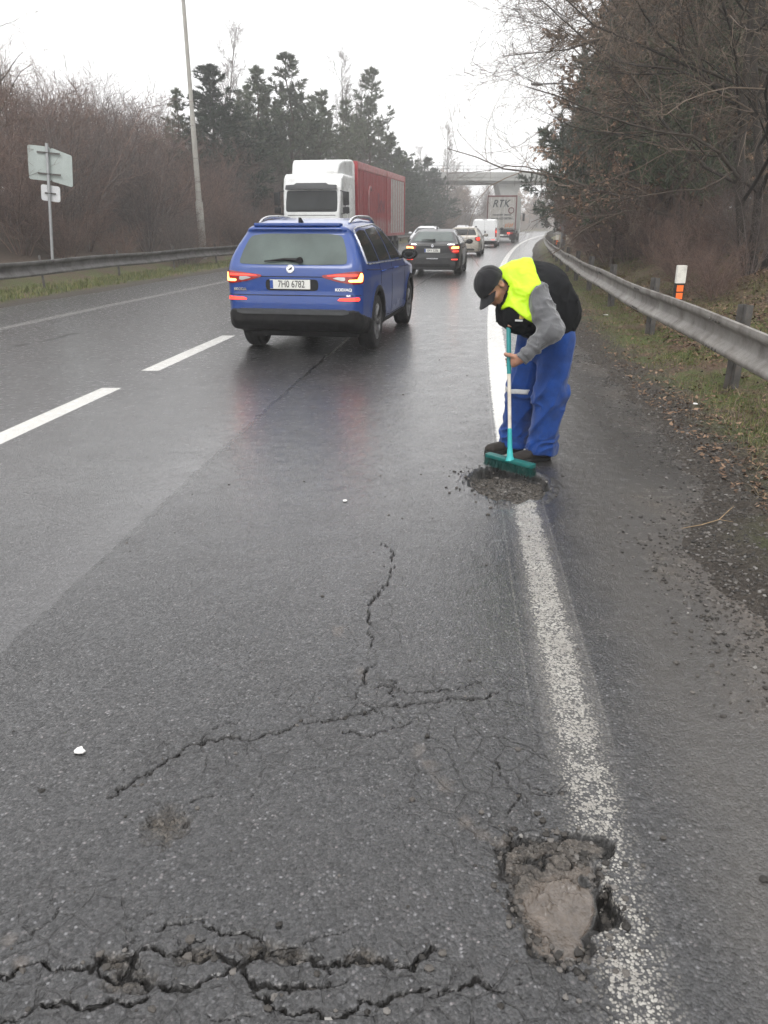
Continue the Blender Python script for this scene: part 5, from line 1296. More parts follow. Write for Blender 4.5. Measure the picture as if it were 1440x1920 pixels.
# oncoming articulated lorry; local +y runs from its nose to its tail, +x is the side we see
def oncoming_lorry():
    x, y = -2.95, 33.4
    t = thing('articulated_lorry', 'white cabbed lorry with a worn red curtain trailer coming the other way', 'truck', (x, y, 0), R(-11.3))
    W = 1.24
    prof = [(.10, .45), (-.02, .8), (0, 1.35), (.04, 2.02), (.24, 2.98), (.36, 3.34), (.62, 3.50), (2.2, 3.50), (2.2, .55)]
    def fn(P):
        X = np.abs(P[:, 0]); d1 = seg_poly_sdf(P[:, 1:3], prof)
        d2 = X - np.interp(P[:, 1], [-.1, .25, .7], [W - .10, W - .02, W])
        d = smax(d1, d2, .09)
        q = np.sqrt((P[:, 1] - 1.35) ** 2 + (P[:, 2] - .5) ** 2)
        return smax(d, -np.maximum(q - .62, .75 - X), .02)
    cab = sdf_obj('cab', fn, (-1.4, -.2, .3), (1.4, 2.4, 3.75), .045, LORRY_WHITE, t); bv = bvh_of(cab)
    # caster 'front' looks along -y, so this nose, which looks to -y, is cast with 'rear'
    LG = mat('lorry_windscreen_glass', (.018, .021, .021), .10, 0, .3, 1.5, spec=.22, rvar=.04)
    ws = panel('windscreen', bv, 'rear', [(-1.07, 2.06), (1.07, 2.06), (1.08, 2.4), (1.05, 2.86), (-1.05, 2.86), (-1.08, 2.4)], LG, t, off=.008, n=70)
    m = MB(); m.tube([(-.6, .03, 2.12), (.5, .045, 2.16)], .016, 6); m.tube([(.0, .03, 2.11), (.9, .05, 2.18)], .016, 6); m.build('wiper', BLACK_PL, ws)
    vis = MB(); vis.prism([(-1.08, .0), (1.08, .0), (1.06, .17), (.72, .19), (.62, .25), (-.62, .25), (-.72, .19), (-1.06, .17)], -.03, .03, Matrix.Translation((0, .07, 2.90)) @ Matrix.Rotation(R(74), 4, 'X')); vis.build('sun_visor', mat('visor_grey', (.022, .025, .028), .5), t, bevel=.02, smooth=True)
    panel('grille', bv, 'rear', [(-.75, .95), (.75, .95), (.78, 1.75), (-.78, 1.75)], BLACK_PL, t, off=.01, n=40)
    for sx in (1, -1):
        panel('headlamp', bv, 'rear', [(sx * .72, .72), (sx * 1.05, .74), (sx * 1.08, .90), (sx * .74, .88)], CLEAR_LENS, t, off=.012, n=30)
        panel('side_window', bv, 'side', [(.40, 2.02), (1.22, 1.98), (1.22, 2.76), (.54, 2.78)], GLASS, t, sx=sx, off=.006, n=50)
        mg = MB(); strip(mg, bv, 'side', [(.30, 2.84), (1.32, 2.84), (1.32, .95), (.75, .9), (.28, 1.5)], .010, sx, True, 60, -.002); mg.build('door_gap', GAP, t)
        ma = thing('mirror', None, None); ma.parent = t; ma.location = (sx * 1.40, .10, 0)
        m = MB(); m.box((sx * .04, 0, 2.56), (.24, .12, .50)); m.build('main_mirror', BLACK_PL, ma, bevel=.04, smooth=True)
        m = MB(); m.box((sx * .04, 0, 2.12), (.26, .12, .24)); m.build('wide_mirror', BLACK_PL, ma, bevel=.04, smooth=True)
        m = MB(); m.tube([(-sx * .22, .12, 2.86), (0, .03, 2.80), (0, .03, 2.0), (-sx * .22, .14, 1.98)], .022, 6); m.build('mirror_arm', BLACK_PL, ma, smooth=True)
    mg = MB(); strip(mg, bv, 'rear', [(-1.0, 1.93), (1.0, 1.93)], .012, 1, False, 30, -.002); strip(mg, bv, 'rear', [(-1.0, 1.80), (1.0, 1.80)], .012, 1, False, 30, -.002); mg.build('panel_gaps', GAP, t)
    # high roof fairing stepping up to the trailer height, with side wings
    def rf(P):
        X = np.abs(P[:, 0]); pr = [(.66, 3.40), (.70, 3.62), (.90, 3.92), (1.25, 4.06), (2.05, 4.12), (2.34, 4.12), (2.34, 3.40)]
        d = smax(seg_poly_sdf(P[:, 1:3], pr), X - np.interp(P[:, 1], [.8, 1.3, 2.3], [.98, 1.08, 1.22]), .10)
        return d
    sdf_obj('roof_fairing', rf, (-1.35, .5, 3.3), (1.35, 2.45, 4.3), .045, LORRY_WHITE, t)
    for sx in (1, -1):
        m = MB(); m.prism([(2.2, .75), (2.62, .75), (2.62, 3.95), (2.3, 4.08), (2.2, 4.08)], -.03, .03, Matrix.Translation((sx * 1.19, 0, 0)) @ Matrix(((0, 0, 1, 0), (1, 0, 0, 0), (0, 1, 0, 0), (0, 0, 0, 1)))); m.build('side_deflector', LORRY_WHITE, t, bevel=.015, smooth=True)
    m = MB(); m.box((0, .15, .62), (2.42, .38, .42)); m.build('bumper', LORRY_WHITE, t, bevel=.06, smooth=True)
    m = MB(); m.box((0, 3.6, .85), (.9, 5.6, .28)); m.build('chassis', STEEL_DK, t, bevel=.02)
    lorry_wheels(t, (1.35, 4.9))
    # trailer
    y0, y1 = 2.95, 14.9
    m = MB(); m.box((0, (y0 + y1) / 2, 2.48), (2.46, y1 - y0, 2.67)); m.build('curtain', CURTAIN, t, bevel=.03)
    m = MB(); m.box((0, (y0 + y1) / 2, 3.97), (2.50, y1 - y0 + .06, .32)); m.build('roof_frame', RED_PAINT, t, bevel=.04)
    m = MB(); m.box((0, (y0 + y1) / 2, 1.08), (2.50, y1 - y0 + .04, .14)); m.build('side_rail', RED_PAINT, t, bevel=.015)
    m = MB()
    for sx in (1, -1):
        for yy in (y0 + .03, 9.6, y1 - .03): m.box((sx * 1.245, yy, 2.58), (.05, .10, 3.05))
    m.build('corner_posts', RED_PAINT, t, bevel=.01)
    m = MB()
    for k in range(17):
        for sx in (1,): m.box((sx * 1.243, y0 + .55 + k * .70, 2.47), (.012, .04, 2.62))
    st = m.build('tension_strap', RED_PAINT, t)
    for yy in np.linspace(y0 + .8, y1 - .8, 5): pass
    m = MB(); m.box((0, (y0 + y1) / 2, .82), (1.0, y1 - y0 - .4, .34)); m.build('trailer_frame', STEEL_DK, t, bevel=.02)
    m = MB()
    for sx in (1, -1): m.box((sx * 1.15, 8.2, .62), (.05, 3.4, .5))
    m.build('side_guard', STEEL_DK, t, bevel=.01)
    lorry_wheels(t, (10.4, 11.7, 13.0))
    # faded emblem and letters on the curtain
    Ms = Matrix.Translation((1.236, 5.6, 2.45)) @ Matrix(((0, 0, 1, 0), (1, 0, 0, 0), (0, 1, 0, 0), (0, 0, 0, 1)))
    ring = MB(); pr = []
    for k in range(25):
        a = -2.2 + 4.4 * k / 24; pr.append((Ms @ Vector((-math.cos(a) * .42, math.sin(a) * .75, .006))))
    ring.tube(pr, .055, 5); ring.build('curtain_emblem', mat('faded_pink_print', (.42, .20, .20), .6, 0, .3, 3), t)
    text_obj('curtain_lettering', 'lkw', 1.3, Matrix.Translation((1.236, 8.2, 2.5)) @ Matrix(((0, 0, 1, 0), (1, 0, 0, 0), (0, 1, 0, 0), (0, 0, 0, 1))), mat('faded_dark_print', (.20, .03, .06), .6, 0, .3, 3), t, depth=.006)
    return t
oncoming_lorry()

def box_lorry():
    pos = at(-1.95, 74); rz = heading(76)
    t = thing('box_lorry', 'high box lorry with white rear doors lettered RTK, ahead of the white van', 'truck', (pos.x, 74, 0), rz)
    W, L, z0, z1 = 1.27, 9.5, 1.15, 3.95
    m = MB(); m.box((0, L / 2, (z0 + z1) / 2), (2 * W, L, z1 - z0)); m.build('box_body', BOX_GREY, t, bevel=.02)
    for sx in (-1, 1):
        m = MB(); m.box((sx * .61, -.03, (z0 + z1) / 2), (1.19, .05, z1 - z0 - .12)); d = m.build('rear_door', BOX_WHITE, t, bevel=.01)
        m = MB()
        for k in (.22, .98): m.tube([(sx * k, -.075, z0 + .1), (sx * k, -.075, z1 - .1)], .018, 6)
        m.build('locking_bar', SILVER, d, smooth=True)
    m = MB(); m.box((0, -.02, z1 - .03), (2 * W + .05, .12, .14)); m.box((-W, -.02, 2.55), (.08, .12, 2.9)); m.box((W, -.02, 2.55), (.10, .12, 2.9)); m.build('door_frame', mat('dull_maroon_frame', (.12, .035, .035), .5), t, bevel=.012)
    Mx = lambda x, z: Matrix.Translation((x, -.060, z)) @ Matrix.Rotation(R(90), 4, 'X')
    text_obj('door_lettering', 'RTK', .86, Mx(-.12, 3.28), INK, t, shear=.28, bold=.018, sx=.92, depth=.006)
    text_obj('door_lettering', 'TRANSPORT SPEDICE', .17, Mx(0, 2.36), INK, t, bold=.006, depth=.004)
    text_obj('door_lettering', 'LOGISTIKA', .24, Mx(.45, 2.06), INK, t, bold=.008, depth=.004)
    text_obj('door_lettering', 'www.rtk.cz', .2, Mx(-.55, 2.08), INK, t, bold=.006, depth=.004)
    ring = MB(); ring.tube([Mx(.84, 2.74) @ Vector((math.cos(a) * .23, math.sin(a) * .23, .004)) for a in np.linspace(0, 6.283, 25)], .045, 6); ring.build('round_emblem', mat('dark_red_print', (.10, .02, .022), .5), t)
    m = MB()
    for k in range(4): m.box((.42 + k * .19, -.085, 1.46 + .05 * (k % 2)), (.07, .03, .30), Matrix.Rotation(R(18), 3, 'Y'))
    m.build('hazard_board', ORANGE_REFL, t)
    m = MB(); m.box((0, .03, 1.02), (2.5, .10, .16)); m.build('rear_sill', STEEL_DK, t, bevel=.01)
    m = MB(); m.box((0, L / 2, .85), (.95, L, .30)); m.build('chassis', STEEL_DK, t, bevel=.02)
    m = MB(); m.box((0, .06, .52), (2.35, .10, .14)); m.tube([(-.6, .1, .55), (-.6, .3, .85)], .04, 6); m.tube([(.6, .1, .55), (.6, .3, .85)], .04, 6); m.build('underrun_bar', STEEL_DK, t, bevel=.01)
    for sx in (-1, 1):
        m = MB(); m.box((sx * .82, .0, .82), (.56, .10, .18)); lp = m.build('tail_lamp', RED_LENS, t, bevel=.015)
        m = MB(); m.box((sx * .70, -.055, .82), (.20, .02, .13)); m.build('lamp_element', RED_GLOW, lp)
        m = MB(); m.box((sx * 1.0, 1.15, .55), (.55, .02, .62)); m.build('mud_flap', RUBBER, t)
    m = MB(); m.box((0, -.01, .66), (.52, .012, .11)); m.build('number_plate', PLATE, t)
    m = MB(); m.box((0, L + 1.3, 1.9), (2.46, 2.1, 2.4)); cb = m.build('cab', LORRY_WHITE, t, bevel=.12, smooth=True)
    m = MB(); m.box((0, L + .6, 3.3), (2.3, 1.2, .9)); m.build('roof_fairing', LORRY_WHITE, t, bevel=.2, smooth=True)
    for sx in (-1, 1):
        m = MB(); m.box((sx * 1.235, L + 1.55, 2.35), (.03, .9, .7)); m.build('side_window', GLASS, t, bevel=.01)
        m = MB(); m.box((sx * 1.52, L + 2.1, 2.25), (.22, .12, .75)); m.tube([(sx * 1.23, L + 2.1, 2.65), (sx * 1.52, L + 2.1, 2.6)], .03, 6); m.build('mirror', BLACK_PL, t, bevel=.02)
        m = MB(); m.box((sx * 1.2, 5.2, .72), (.06, 2.6, .55)); m.build('side_guard', STEEL_DK, t, bevel=.01)
    lorry_wheels(t, (1.9, 3.15, L + 1.2))
    return t
box_lorry()
# far red lorry and car glimpsed through the conifers, past the bend
pos = at(-1.9, 185)
RED_CAR = paint_mat('red_paint', (.33, .02, .025))
car('estate_car', 'small red car far ahead, glimpsed past the bend of the guardrail', dict(ESTATE, h=.06), RED_CAR, pos.x, 185, heading(185))
# ------------------------------------------------------------------ the worker
def cloth(name, col, var=.18, bump=.004, bscale=28, rough=.85, sheen=.2, spec=.2, fine=220):
    m, nt, p = new_mat(name)
    tc = nt.nodes.new('ShaderNodeTexCoord').outputs['Object']
    n1 = noise(nt, 9, 5, .6, tc); n2 = noise(nt, fine, 3, .6, tc)
    c = ramp(nt, n1, [(.3, tuple(q * (1 - var) for q in col)), (.7, tuple(min(1, q * (1 + var)) for q in col))])
    c = mixc(nt, .35, c, ramp(nt, n2, [(.35, tuple(q * .7 for q in col)), (.65, tuple(min(1, q * 1.25) for q in col))]))
    nt.links.new(c, p.inputs['Base Color']); p.inputs['Roughness'].default_value = rough; p.inputs['Specular IOR Level'].default_value = spec
    p.inputs['Sheen Weight'].default_value = sheen
    b = nt.nodes.new('ShaderNodeBump'); b.inputs['Distance'].default_value = bump
    nt.links.new(math_(nt, 'ADD', noise(nt, bscale, 4, .55, tc), math_(nt, 'MULTIPLY', n2, .12)), b.inputs['Height']); nt.links.new(b.outputs[0], p.inputs['Normal'])
    return m
SKIN, nt, p = new_mat('skin')
tc = nt.nodes.new('ShaderNodeTexCoord').outputs['Object']
nt.links.new(ramp(nt, noise(nt, 18, 4, .6, tc), [(.3, (.34, .165, .105)), (.7, (.50, .27, .19))]), p.inputs['Base Color'])
p.inputs['Roughness'].default_value = .5; setin(p, Subsurface_Weight=.12, Subsurface_Scale=.01)
TROUSER = cloth('blue_work_cotton', (.010, .046, .20), .38, .006, 20); VESTB = cloth('black_vest_cloth', (.0065, .007, .0085), .3, .005, 22, .8, .0, .25)
SLEEVE = cloth('grey_fleece', (.12, .122, .128), .2, .005, 30, .95, .5)
HIVIS, nt, p = new_mat('yellow_hi_vis'); p.inputs['Base Color'].default_value = (.62, .90, .015, 1); p.inputs['Roughness'].default_value = .6
tc = nt.nodes.new('ShaderNodeTexCoord').outputs['Object']
nt.links.new(ramp(nt, noise(nt, 14, 4, .6, tc), [(.3, (.46, .76, .010)), (.7, (.60, .92, .02))]), p.inputs['Base Color'])
p.inputs['Emission Color'].default_value = (.6, .95, .02, 1); p.inputs['Emission Strength'].default_value = .0
b = nt.nodes.new('ShaderNodeBump'); b.inputs['Distance'].default_value = .005; nt.links.new(noise(nt, 18, 4, .5, tc), b.inputs['Height']); nt.links.new(b.outputs[0], p.inputs['Normal'])
CAP = cloth('black_cap_cloth', (.014, .014, .016), .3, .002, 40, .8, .2)
BOOT = cloth('muddy_boot_leather', (.032, .027, .023), .35, .003, 40, .7, .05)
SOLE = mat('boot_sole', (.012, .012, .012), .8); REFLECT = mat('reflective_tape', (.55, .55, .55), .4, 0, .1, 30)
HAIR = mat('grey_hair', (.16, .15, .14), .7, 0, .3, 60)

F_ = np.array([-.87, -.5, 0]); L_ = np.array([.5, -.87, 0]); UPV = np.array([0, 0, 1.])
PC = np.array([1.14, 5.52, 0.0])                                   # between the hips, on the ground
v3 = lambda *a: np.array(a, float)
hipL, hipR = v3(1.20, 5.43, .90), v3(1.10, 5.60, .90)
kneL, kneR = v3(1.155, 5.37, .49), v3(1.005, 5.55, .49)
ankL, ankR = v3(1.125, 5.375, .09), v3(.965, 5.60, .09)
spine = [v3(1.15, 5.52, .93), v3(1.135, 5.50, 1.06), v3(1.04, 5.45, 1.18), v3(.93, 5.41, 1.225), v3(.855, 5.38, 1.235)]
shL, shR = v3(1.00, 5.235, 1.165), v3(.83, 5.56, 1.20)
elL, wrL = v3(1.085, 5.115, .945), v3(.918, 5.105, .775)
elR, wrR = v3(.985, 5.66, .965), v3(.885, 5.38, .995)
head = v3(.725, 5.325, 1.205)
Uh = np.array([-.76, -.30, .58]); Uh /= np.linalg.norm(Uh)
Dh = np.array([-.36, -.46, -.81]); Dh -= Uh * (Dh @ Uh); Dh /= np.linalg.norm(Dh)
Sh = np.cross(Uh, Dh); Sh /= np.linalg.norm(Sh)
if Sh @ L_ < 0: Sh = -Sh                                            # the head's own left
AX = np.array([Dh, Sh, Uh])
hp = lambda d, s, u: head + Dh * d + Sh * s + Uh * u                # a point in the head's frame

worker = thing('person', 'road worker in yellow hi-vis top, black vest, blue trousers and cap, bent over a broom', 'person', (0, 0, 0))

def wrinkle(P, sc, amp): return (vnoise(P * sc + 5.2) - .5) * 2 * amp
def fold(P, sc, amp, ax=None, st=1.0):
    """irregular creases: ridged noise, drawn out along ax"""
    Q = P if ax is None else P - np.outer(P @ ax, ax) * (1 - 1 / st)
    W = Q * sc + (np.stack([vnoise(Q * sc * .6), vnoise(Q * sc * .6 + 9), vnoise(Q * sc * .6 + 21)], -1) - .5) * 1.6
    r = 1 - np.abs(2 * vnoise(W) - 1); return -amp * (r ** 3 - .25)

def squash(P, c, f=.86):
    """widen across the shoulders: measure less distance along the left-right axis"""
    s = (P - c) @ L_; return P - np.outer(s * (1 - f), L_)

handL_ax = None
def body(P):
    d = 1e9
    # trunk, neck
    Q = squash(P, spine[1], .72)
    t = rcone(Q, spine[0], spine[1], .125, .115); t = smin(t, rcone(Q, spine[1], spine[2], .115, .125), .05); t = smin(t, rcone(Q, spine[2], spine[3], .125, .10), .05)
    t = smin(t, rcone(P, shR, shL, .055, .055), .06)
    t = smin(t, rcone(P, spine[4] + v3(.02, .01, -.01), head + Uh * -.05 - Dh * .02, .062, .058), .03)
    # legs and arms
    for h, k, a, f in ((hipL, kneL, ankL, 1), (hipR, kneR, ankR, -1)):
        t = smin(t, rcone(P, h, k, .085, .056), .04); t = smin(t, rcone(P, k, a, .056, .04), .02)
        t = smin(t, rcone(P, a - UPV * .03, a + F_ * .14 - UPV * .05, .036, .028), .02)
    for s, e, w in ((shL, elL, wrL), (shR, elR, wrR)):
        t = smin(t, rcone(P, s, e, .052, .040), .03); t = smin(t, rcone(P, e, w, .040, .026), .015)
    # head
    h_ = ellips(P, hp(-.012, 0, .028), (.098, .076, .098), AX)
    h_ = smin(h_, ellips(P, hp(.030, 0, -.052), (.062, .055, .066), AX), .04)
    h_ = smin(h_, rcone(P, hp(.066, 0, -.088), hp(.052, 0, -.093), .020, .026), .03)        # chin
    h_ = smin(h_, rcone(P, hp(.088, 0, .008), hp(.104, 0, -.028), .008, .014), .012)         # nose
    for sg in (1, -1):
        h_ = smin(h_, rcone(P, hp(.104, sg * .010, -.031), hp(.092, sg * .014, -.032), .008, .007), .006)
        h_ = smax(h_, -(np.linalg.norm(P - hp(.094, sg * .031, .012), axis=1) - .014), .012)   # eye sockets
        h_ = smin(h_, np.linalg.norm(P - hp(.080, sg * .031, .011), axis=1) - .0125, .002)      # eyeballs
        h_ = smin(h_, rcone(P, hp(.086, sg * .020, .026), hp(.078, sg * .048, .027), .008, .007), .010)  # brow
        h_ = smin(h_, ellips(P, hp(.058, sg * .044, -.022), (.026, .020, .020), AX), .02)       # cheekbone
        ear = ellips(P, hp(-.012, sg * .080, -.004), (.020, .009, .034), AX); ear = smax(ear, -ellips(P, hp(-.010, sg * .088, 0), (.011, .008, .020), AX), .005)
        h_ = smin(h_, ear, .008)
    h_ = smin(h_, rcone(P, hp(.086, -.020, -.056), hp(.086, .020, -.056), .008, .008), .008)    # lips
    h_ = smax(h_, -(rcone(P, hp(.096, -.024, -.0565), hp(.096, .024, -.0565), .0025, .0025)), .004)
    t = smin(t, h_, .02)
    # hands closed round the broom handle
    for fs in HANDS:
        for a, b, ra, rb, k in fs: t = smin(t, rcone(P, a, b, ra, rb), k)
    return t

# broom handle line
BB, BT = v3(.860, 5.050, .115), v3(.830, 5.270, 1.045)
bd = (BT - BB) / np.linalg.norm(BT - BB)
def grip(z, wr, side):
    """palm and five fingers curled round the handle at height z; the wrist comes from wr"""
    c = BB + bd * ((z - BB[2]) / bd[2]); out = wr - c; out -= bd * (out @ bd); out /= np.linalg.norm(out)
    tn = np.cross(bd, out) * side; R0 = .014
    pt = lambda ang, r, h: c + (out * math.cos(ang) + tn * math.sin(ang)) * r + bd * h
    S = []
    # palm: from the wrist to the knuckles lying against the handle
    for h, r in ((.028, .016), (.009, .018), (-.010, .018), (-.028, .015)):
        S.append((wr + bd * h * .4, pt(.15, .036, h), .020, r, .018))
    for i, (h, ln) in enumerate(((.031, 1.0), (.011, 1.08), (-.010, 1.02), (-.030, .85))):
        a = [.35, 1.25, 2.15, 2.15 + .95 * ln]; r = [.037, .031, .027, .025]; q = [pt(t_, r_, h + .002 * j) for j, (t_, r_) in enumerate(zip(a, r))]
        for j, rr in enumerate((.0105, .0095, .0085)): S.append((q[j], q[j + 1], rr, rr - .0008, .004))
    th = [wr * .45 + pt(-.5, .034, .03) * .55, pt(-.75, .034, .040), pt(-1.7, .029, .048), pt(-2.45, .025, .046)]
    for j, rr in enumerate((.015, .012, .0105)): S.append((th[j], th[j + 1], rr, rr - .0015, .007))
    return S
HANDS = [grip(.735, wrL, 1), grip(.985, wrR, -1)]
sdf_obj('body', body, (.52, 4.95, .0), (1.42, 5.85, 1.45), .0085, SKIN, worker)
for nm, c in (('left', hp(.0925, .031, .011)), ('right', hp(.0925, -.031, .011))):
    m = MB(); m.lathe([(0, .0012), (.005, .0006), (.0055, -.002)], Matrix.Translation(c) @ Vector(Dh).to_track_quat('Z', 'Y').to_matrix().to_4x4(), 12); m.build('iris', mat('dark_iris', (.03, .02, .015), .2), worker, smooth=True)

def trousers(P):
    Q = squash(P, spine[0], .80)
    d = rcone(Q, v3(1.16, 5.51, .95), v3(1.15, 5.51, .80), .165, .155)
    for h, k, a in ((hipL + v3(.005, 0, -.05), kneL, ankL), (hipR + v3(-.01, 0, -.05), kneR, ankR)):
        k2 = k + v3(.015, .01, 0); leg = rcone(P, h, k2, .130, .109); leg = smin(leg, rcone(P, k2, a + v3(.01, 0, -.01), .109, .094), .04)
        leg = smin(leg, rcone(P, a + v3(.01, 0, .03), a + v3(.012, 0, -.04), .100, .106), .02)
        # folds: horizontal rolls over the boots and behind the knee, long drag lines above
        z = P[:, 2]; ph = (P @ F_) * 9 + (P @ L_) * 5 + vnoise(P * 9) * 5
        w1 = np.exp(-((z - .14) / .10) ** 2); w2 = np.exp(-((z - .47) / .10) ** 2)
        leg = leg + fold(P, 15, .027, F_, 2.4) * (w1 + .75 * w2) + fold(P, 7, .026, np.array([.25, .1, .96]), 3.0) * np.clip((.95 - z) * 2, 0, 1) * (1 - .6 * w1)
        d = smin(d, leg, .012)
    d = d + wrinkle(P, 11, .006) + wrinkle(P, 26, .002)
    d = np.maximum(d, .045 + (vnoise(P * 14) - .5) * .02 - P[:, 2])
    for a in (ankL, ankR): d = np.maximum(d, -rcone(P, a + v3(.01, 0, .1), a + v3(.01, 0, -.2), .07, .088))
    return d
tr = sdf_obj('trousers', trousers, (.70, 5.15, .0), (1.46, 5.90, 1.12), .0095, TROUSER, worker)
tb_ = lambda P: np.maximum(np.maximum(trousers(P) - .004, np.abs(P[:, 2] - .475 - .03 * ((P @ L_) + 4.2) * 0) - .017), (P - v3(1.055, 5.46, 0)) @ L_)
tape = sdf_obj('knee_tape', tb_, (.80, 5.35, .44), (1.3, 5.85, .51), .007, REFLECT, tr)

AC = shL + (elL - shL) * .18
def vest(P):
    Q = squash(P, spine[1], .82)
    d = rcone(Q, v3(1.145, 5.52, .90), v3(1.135, 5.50, 1.06), .178, .185); d = smin(d, rcone(Q, v3(1.135, 5.50, 1.06), v3(1.05, 5.455, 1.165), .185, .185), .06)
    d = smin(d, rcone(Q, v3(1.05, 5.455, 1.165), v3(.93, 5.41, 1.22), .185, .148), .06)
    d = smin(d, rcone(Q, v3(.93, 5.41, 1.22), v3(.855, 5.385, 1.235), .148, .100), .04)
    d = smin(d, rcone(Q, v3(1.10, 5.49, 1.0), v3(.905, 5.325, 1.045), .14, .128), .07)            # front hanging open and full
    d = smin(d, rcone(P, shL + v3(-.03, .03, .01), shR + v3(.02, -.02, 0), .082, .08), .07)
    z = P[:, 2]; ph = (P @ F_) * 6 + (P @ L_) * 4
    d = d + fold(P, 7, .030, np.array([-.5, -.3, .8]), 2.5) * .75 * np.clip((1.38 - z) * 4, .25, 1) + fold(P, 15, .006) + wrinkle(P, 6, .010)
    hem = .875 + .02 * np.sin(ph * 2) ; d = np.maximum(d, hem - z)
    neck = rcone(P, v3(.90, 5.395, 1.235), head, .082, .080)
    d = np.maximum(d, -neck)
    return d
def vest_cut(P): return np.maximum(vest(P), -rcone(P, shL + (shL - elL) * .1 - v3(.05, -.09, 0), elL, .0, .07))
vs = sdf_obj('vest', vest, (.58, 5.0, .82), (1.56, 6.0, 1.50), .010, VESTB, worker)
# stand-up collar round the neck and chin
def collar(P):
    a, b_ = v3(.90, 5.395, 1.225), v3(.795, 5.355, 1.165); d = rcone(P, a, b_, .108, .100)
    e = (b_ - a) / np.linalg.norm(b_ - a); q = (P - a) @ e
    return np.maximum(np.maximum(np.abs(d + .006) - .010, q - .105 - .02 * np.sin((P @ L_) * 12)), -q - .03) + wrinkle(P, 16, .005)
sdf_obj('collar', collar, (.60, 5.15, 1.0), (1.1, 5.60, 1.42), .009, VESTB, worker)

def sleeve_fn(s, e, w, flip):
    def fn(P):
        d = rcone(P, s, e, .088, .074); d = smin(d, rcone(P, e, w, .074, .044), .035)
        x = np.clip(((P - e) @ (w - e)) / ((w - e) @ (w - e)), 0, 1); y_ = np.clip(((P - s) @ (e - s)) / ((e - s) @ (e - s)), 0, 1)
        ang = (P @ L_) * 20 + vnoise(P * 8) * 4
        xa = np.cross(L_, (w - e) / np.linalg.norm(w - e)); d = d + fold(P, 13, .016, xa, 2.2) + fold(P + 3, 24, .006, xa, 1.6) + wrinkle(P, 7, .008)
        e_ = (w - e) / np.linalg.norm(w - e); return np.maximum(d, (P - w) @ e_ + .012)
    return fn
sl = sdf_obj('sleeve', sleeve_fn(shL, elL, wrL, 1), (.78, 4.95, .68), (1.25, 5.45, 1.30), .0085, SLEEVE, worker)
sdf_obj('sleeve', sleeve_fn(shR, elR, wrR, -1), (.72, 5.25, .82), (1.15, 5.85, 1.34), .010, SLEEVE, worker)
def cuff(P):
    e_ = (wrL - elL) / np.linalg.norm(wrL - elL); q = (P - wrL) @ e_; r = np.linalg.norm(P - wrL - np.outer(q, e_), axis=1)
    return np.maximum(np.abs(r - .037) - .008, np.abs(q + .002) - .022) + wrinkle(P, 60, .002)
sdf_obj('cuff', cuff, wrL - .08, wrL + .08, .006, SLEEVE, sl)

# the bright top: a skin over the vest's shoulders, cut off across the back and at the arm hole
def hivis(P):
    d = np.minimum(vest(P), rcone(P, shL + v3(-.012, .012, 0), shL + (elL - shL) * .2, .088, .07)) - .011
    d = np.abs(d + .004) - .009
    x, y, z = P.T
    back = (x - 1.015) * .93 + (z - 1.27) * .36 + wrinkle(P, 7, .012)
    front = 1.035 - z + (x - .90) * -.45 + .022 * np.sin((P @ L_) * 26 + 1) + wrinkle(P, 8, .015)
    d = smax(smax(d, back, .012), front, .012)
    e_ = (elL - shL) / np.linalg.norm(elL - shL); q = (P - shL) @ e_; 
    hole = rcone(P, shL + e_ * .035 + v3(.03, -.07, 0), elL + v3(.03, -.05, 0), .10, .11)
    d = smax(d, -hole, .010)
    d = np.maximum(d, -rcone(P, v3(.90, 5.395, 1.225), v3(.79, 5.35, 1.16), .112, .112))
    return d
hv = sdf_obj('hi_vis_top', hivis, (.60, 5.02, .90), (1.20, 5.80, 1.48), .0085, HIVIS, worker)

# cap: crown shell and curved peak
def cap(P):
    c = hp(-.012, 0, .036); d = ellips(P, c, (.116, .094, .110), AX); q = (P - head) @ Uh; f = (P - head) @ Dh
    cut = .026 - q - np.clip(-f, -.2, .2) * .12
    crown = np.maximum(np.abs(d + .004) - .005, cut)
    az = np.arctan2((P - head) @ Sh, f + .012); seam = .0035 * np.exp(-((np.abs(np.sin(az * 3)) * np.hypot((P - head) @ Sh, f)) / .012) ** 2)
    return crown + seam * .0 + wrinkle(P, 14, .006) + wrinkle(P, 30, .002) + .0028 * np.exp(-((np.abs(np.sin(az * 3)) * np.hypot((P - head) @ Sh, f)) / .010) ** 2)
cp = sdf_obj('cap', cap, head - .2, head + .2, .0065, CAP, worker)
m = MB(); rows, cols = 7, 15; vs_, fs_ = [], []
for lay in (0, 1):
    for i in range(rows):
        for j in range(cols):
            s = (j / (cols - 1) - .5) * 2; r = i / (rows - 1); half = .076 * (1 - .10 * r)
            base = .108 * math.sqrt(max(0, 1 - (s * .80) ** 2)) - .012; ext = .085 * (1 - .30 * s * s)
            vs_.append(hp(base + ext * r, s * half, .030 - .020 * s * s - .022 * r + .004 * lay))
n_ = rows * cols
for i in range(rows - 1):
    for j in range(cols - 1):
        a = i * cols + j; fs_ += [(a, a + 1, a + cols + 1, a + cols), (n_ + a, n_ + a + cols, n_ + a + cols + 1, n_ + a + 1)]
ed = [i * cols for i in range(rows)] + [(rows - 1) * cols + j for j in range(1, cols)] + [i * cols + cols - 1 for i in range(rows - 2, -1, -1)] + [j for j in range(cols - 2, 0, -1)]
for a, b_ in zip(ed, ed[1:] + ed[:1]): fs_.append((a, n_ + a, n_ + b_, b_))
m.add(vs_, fs_); m.build('cap_peak', CAP, cp, smooth=True)
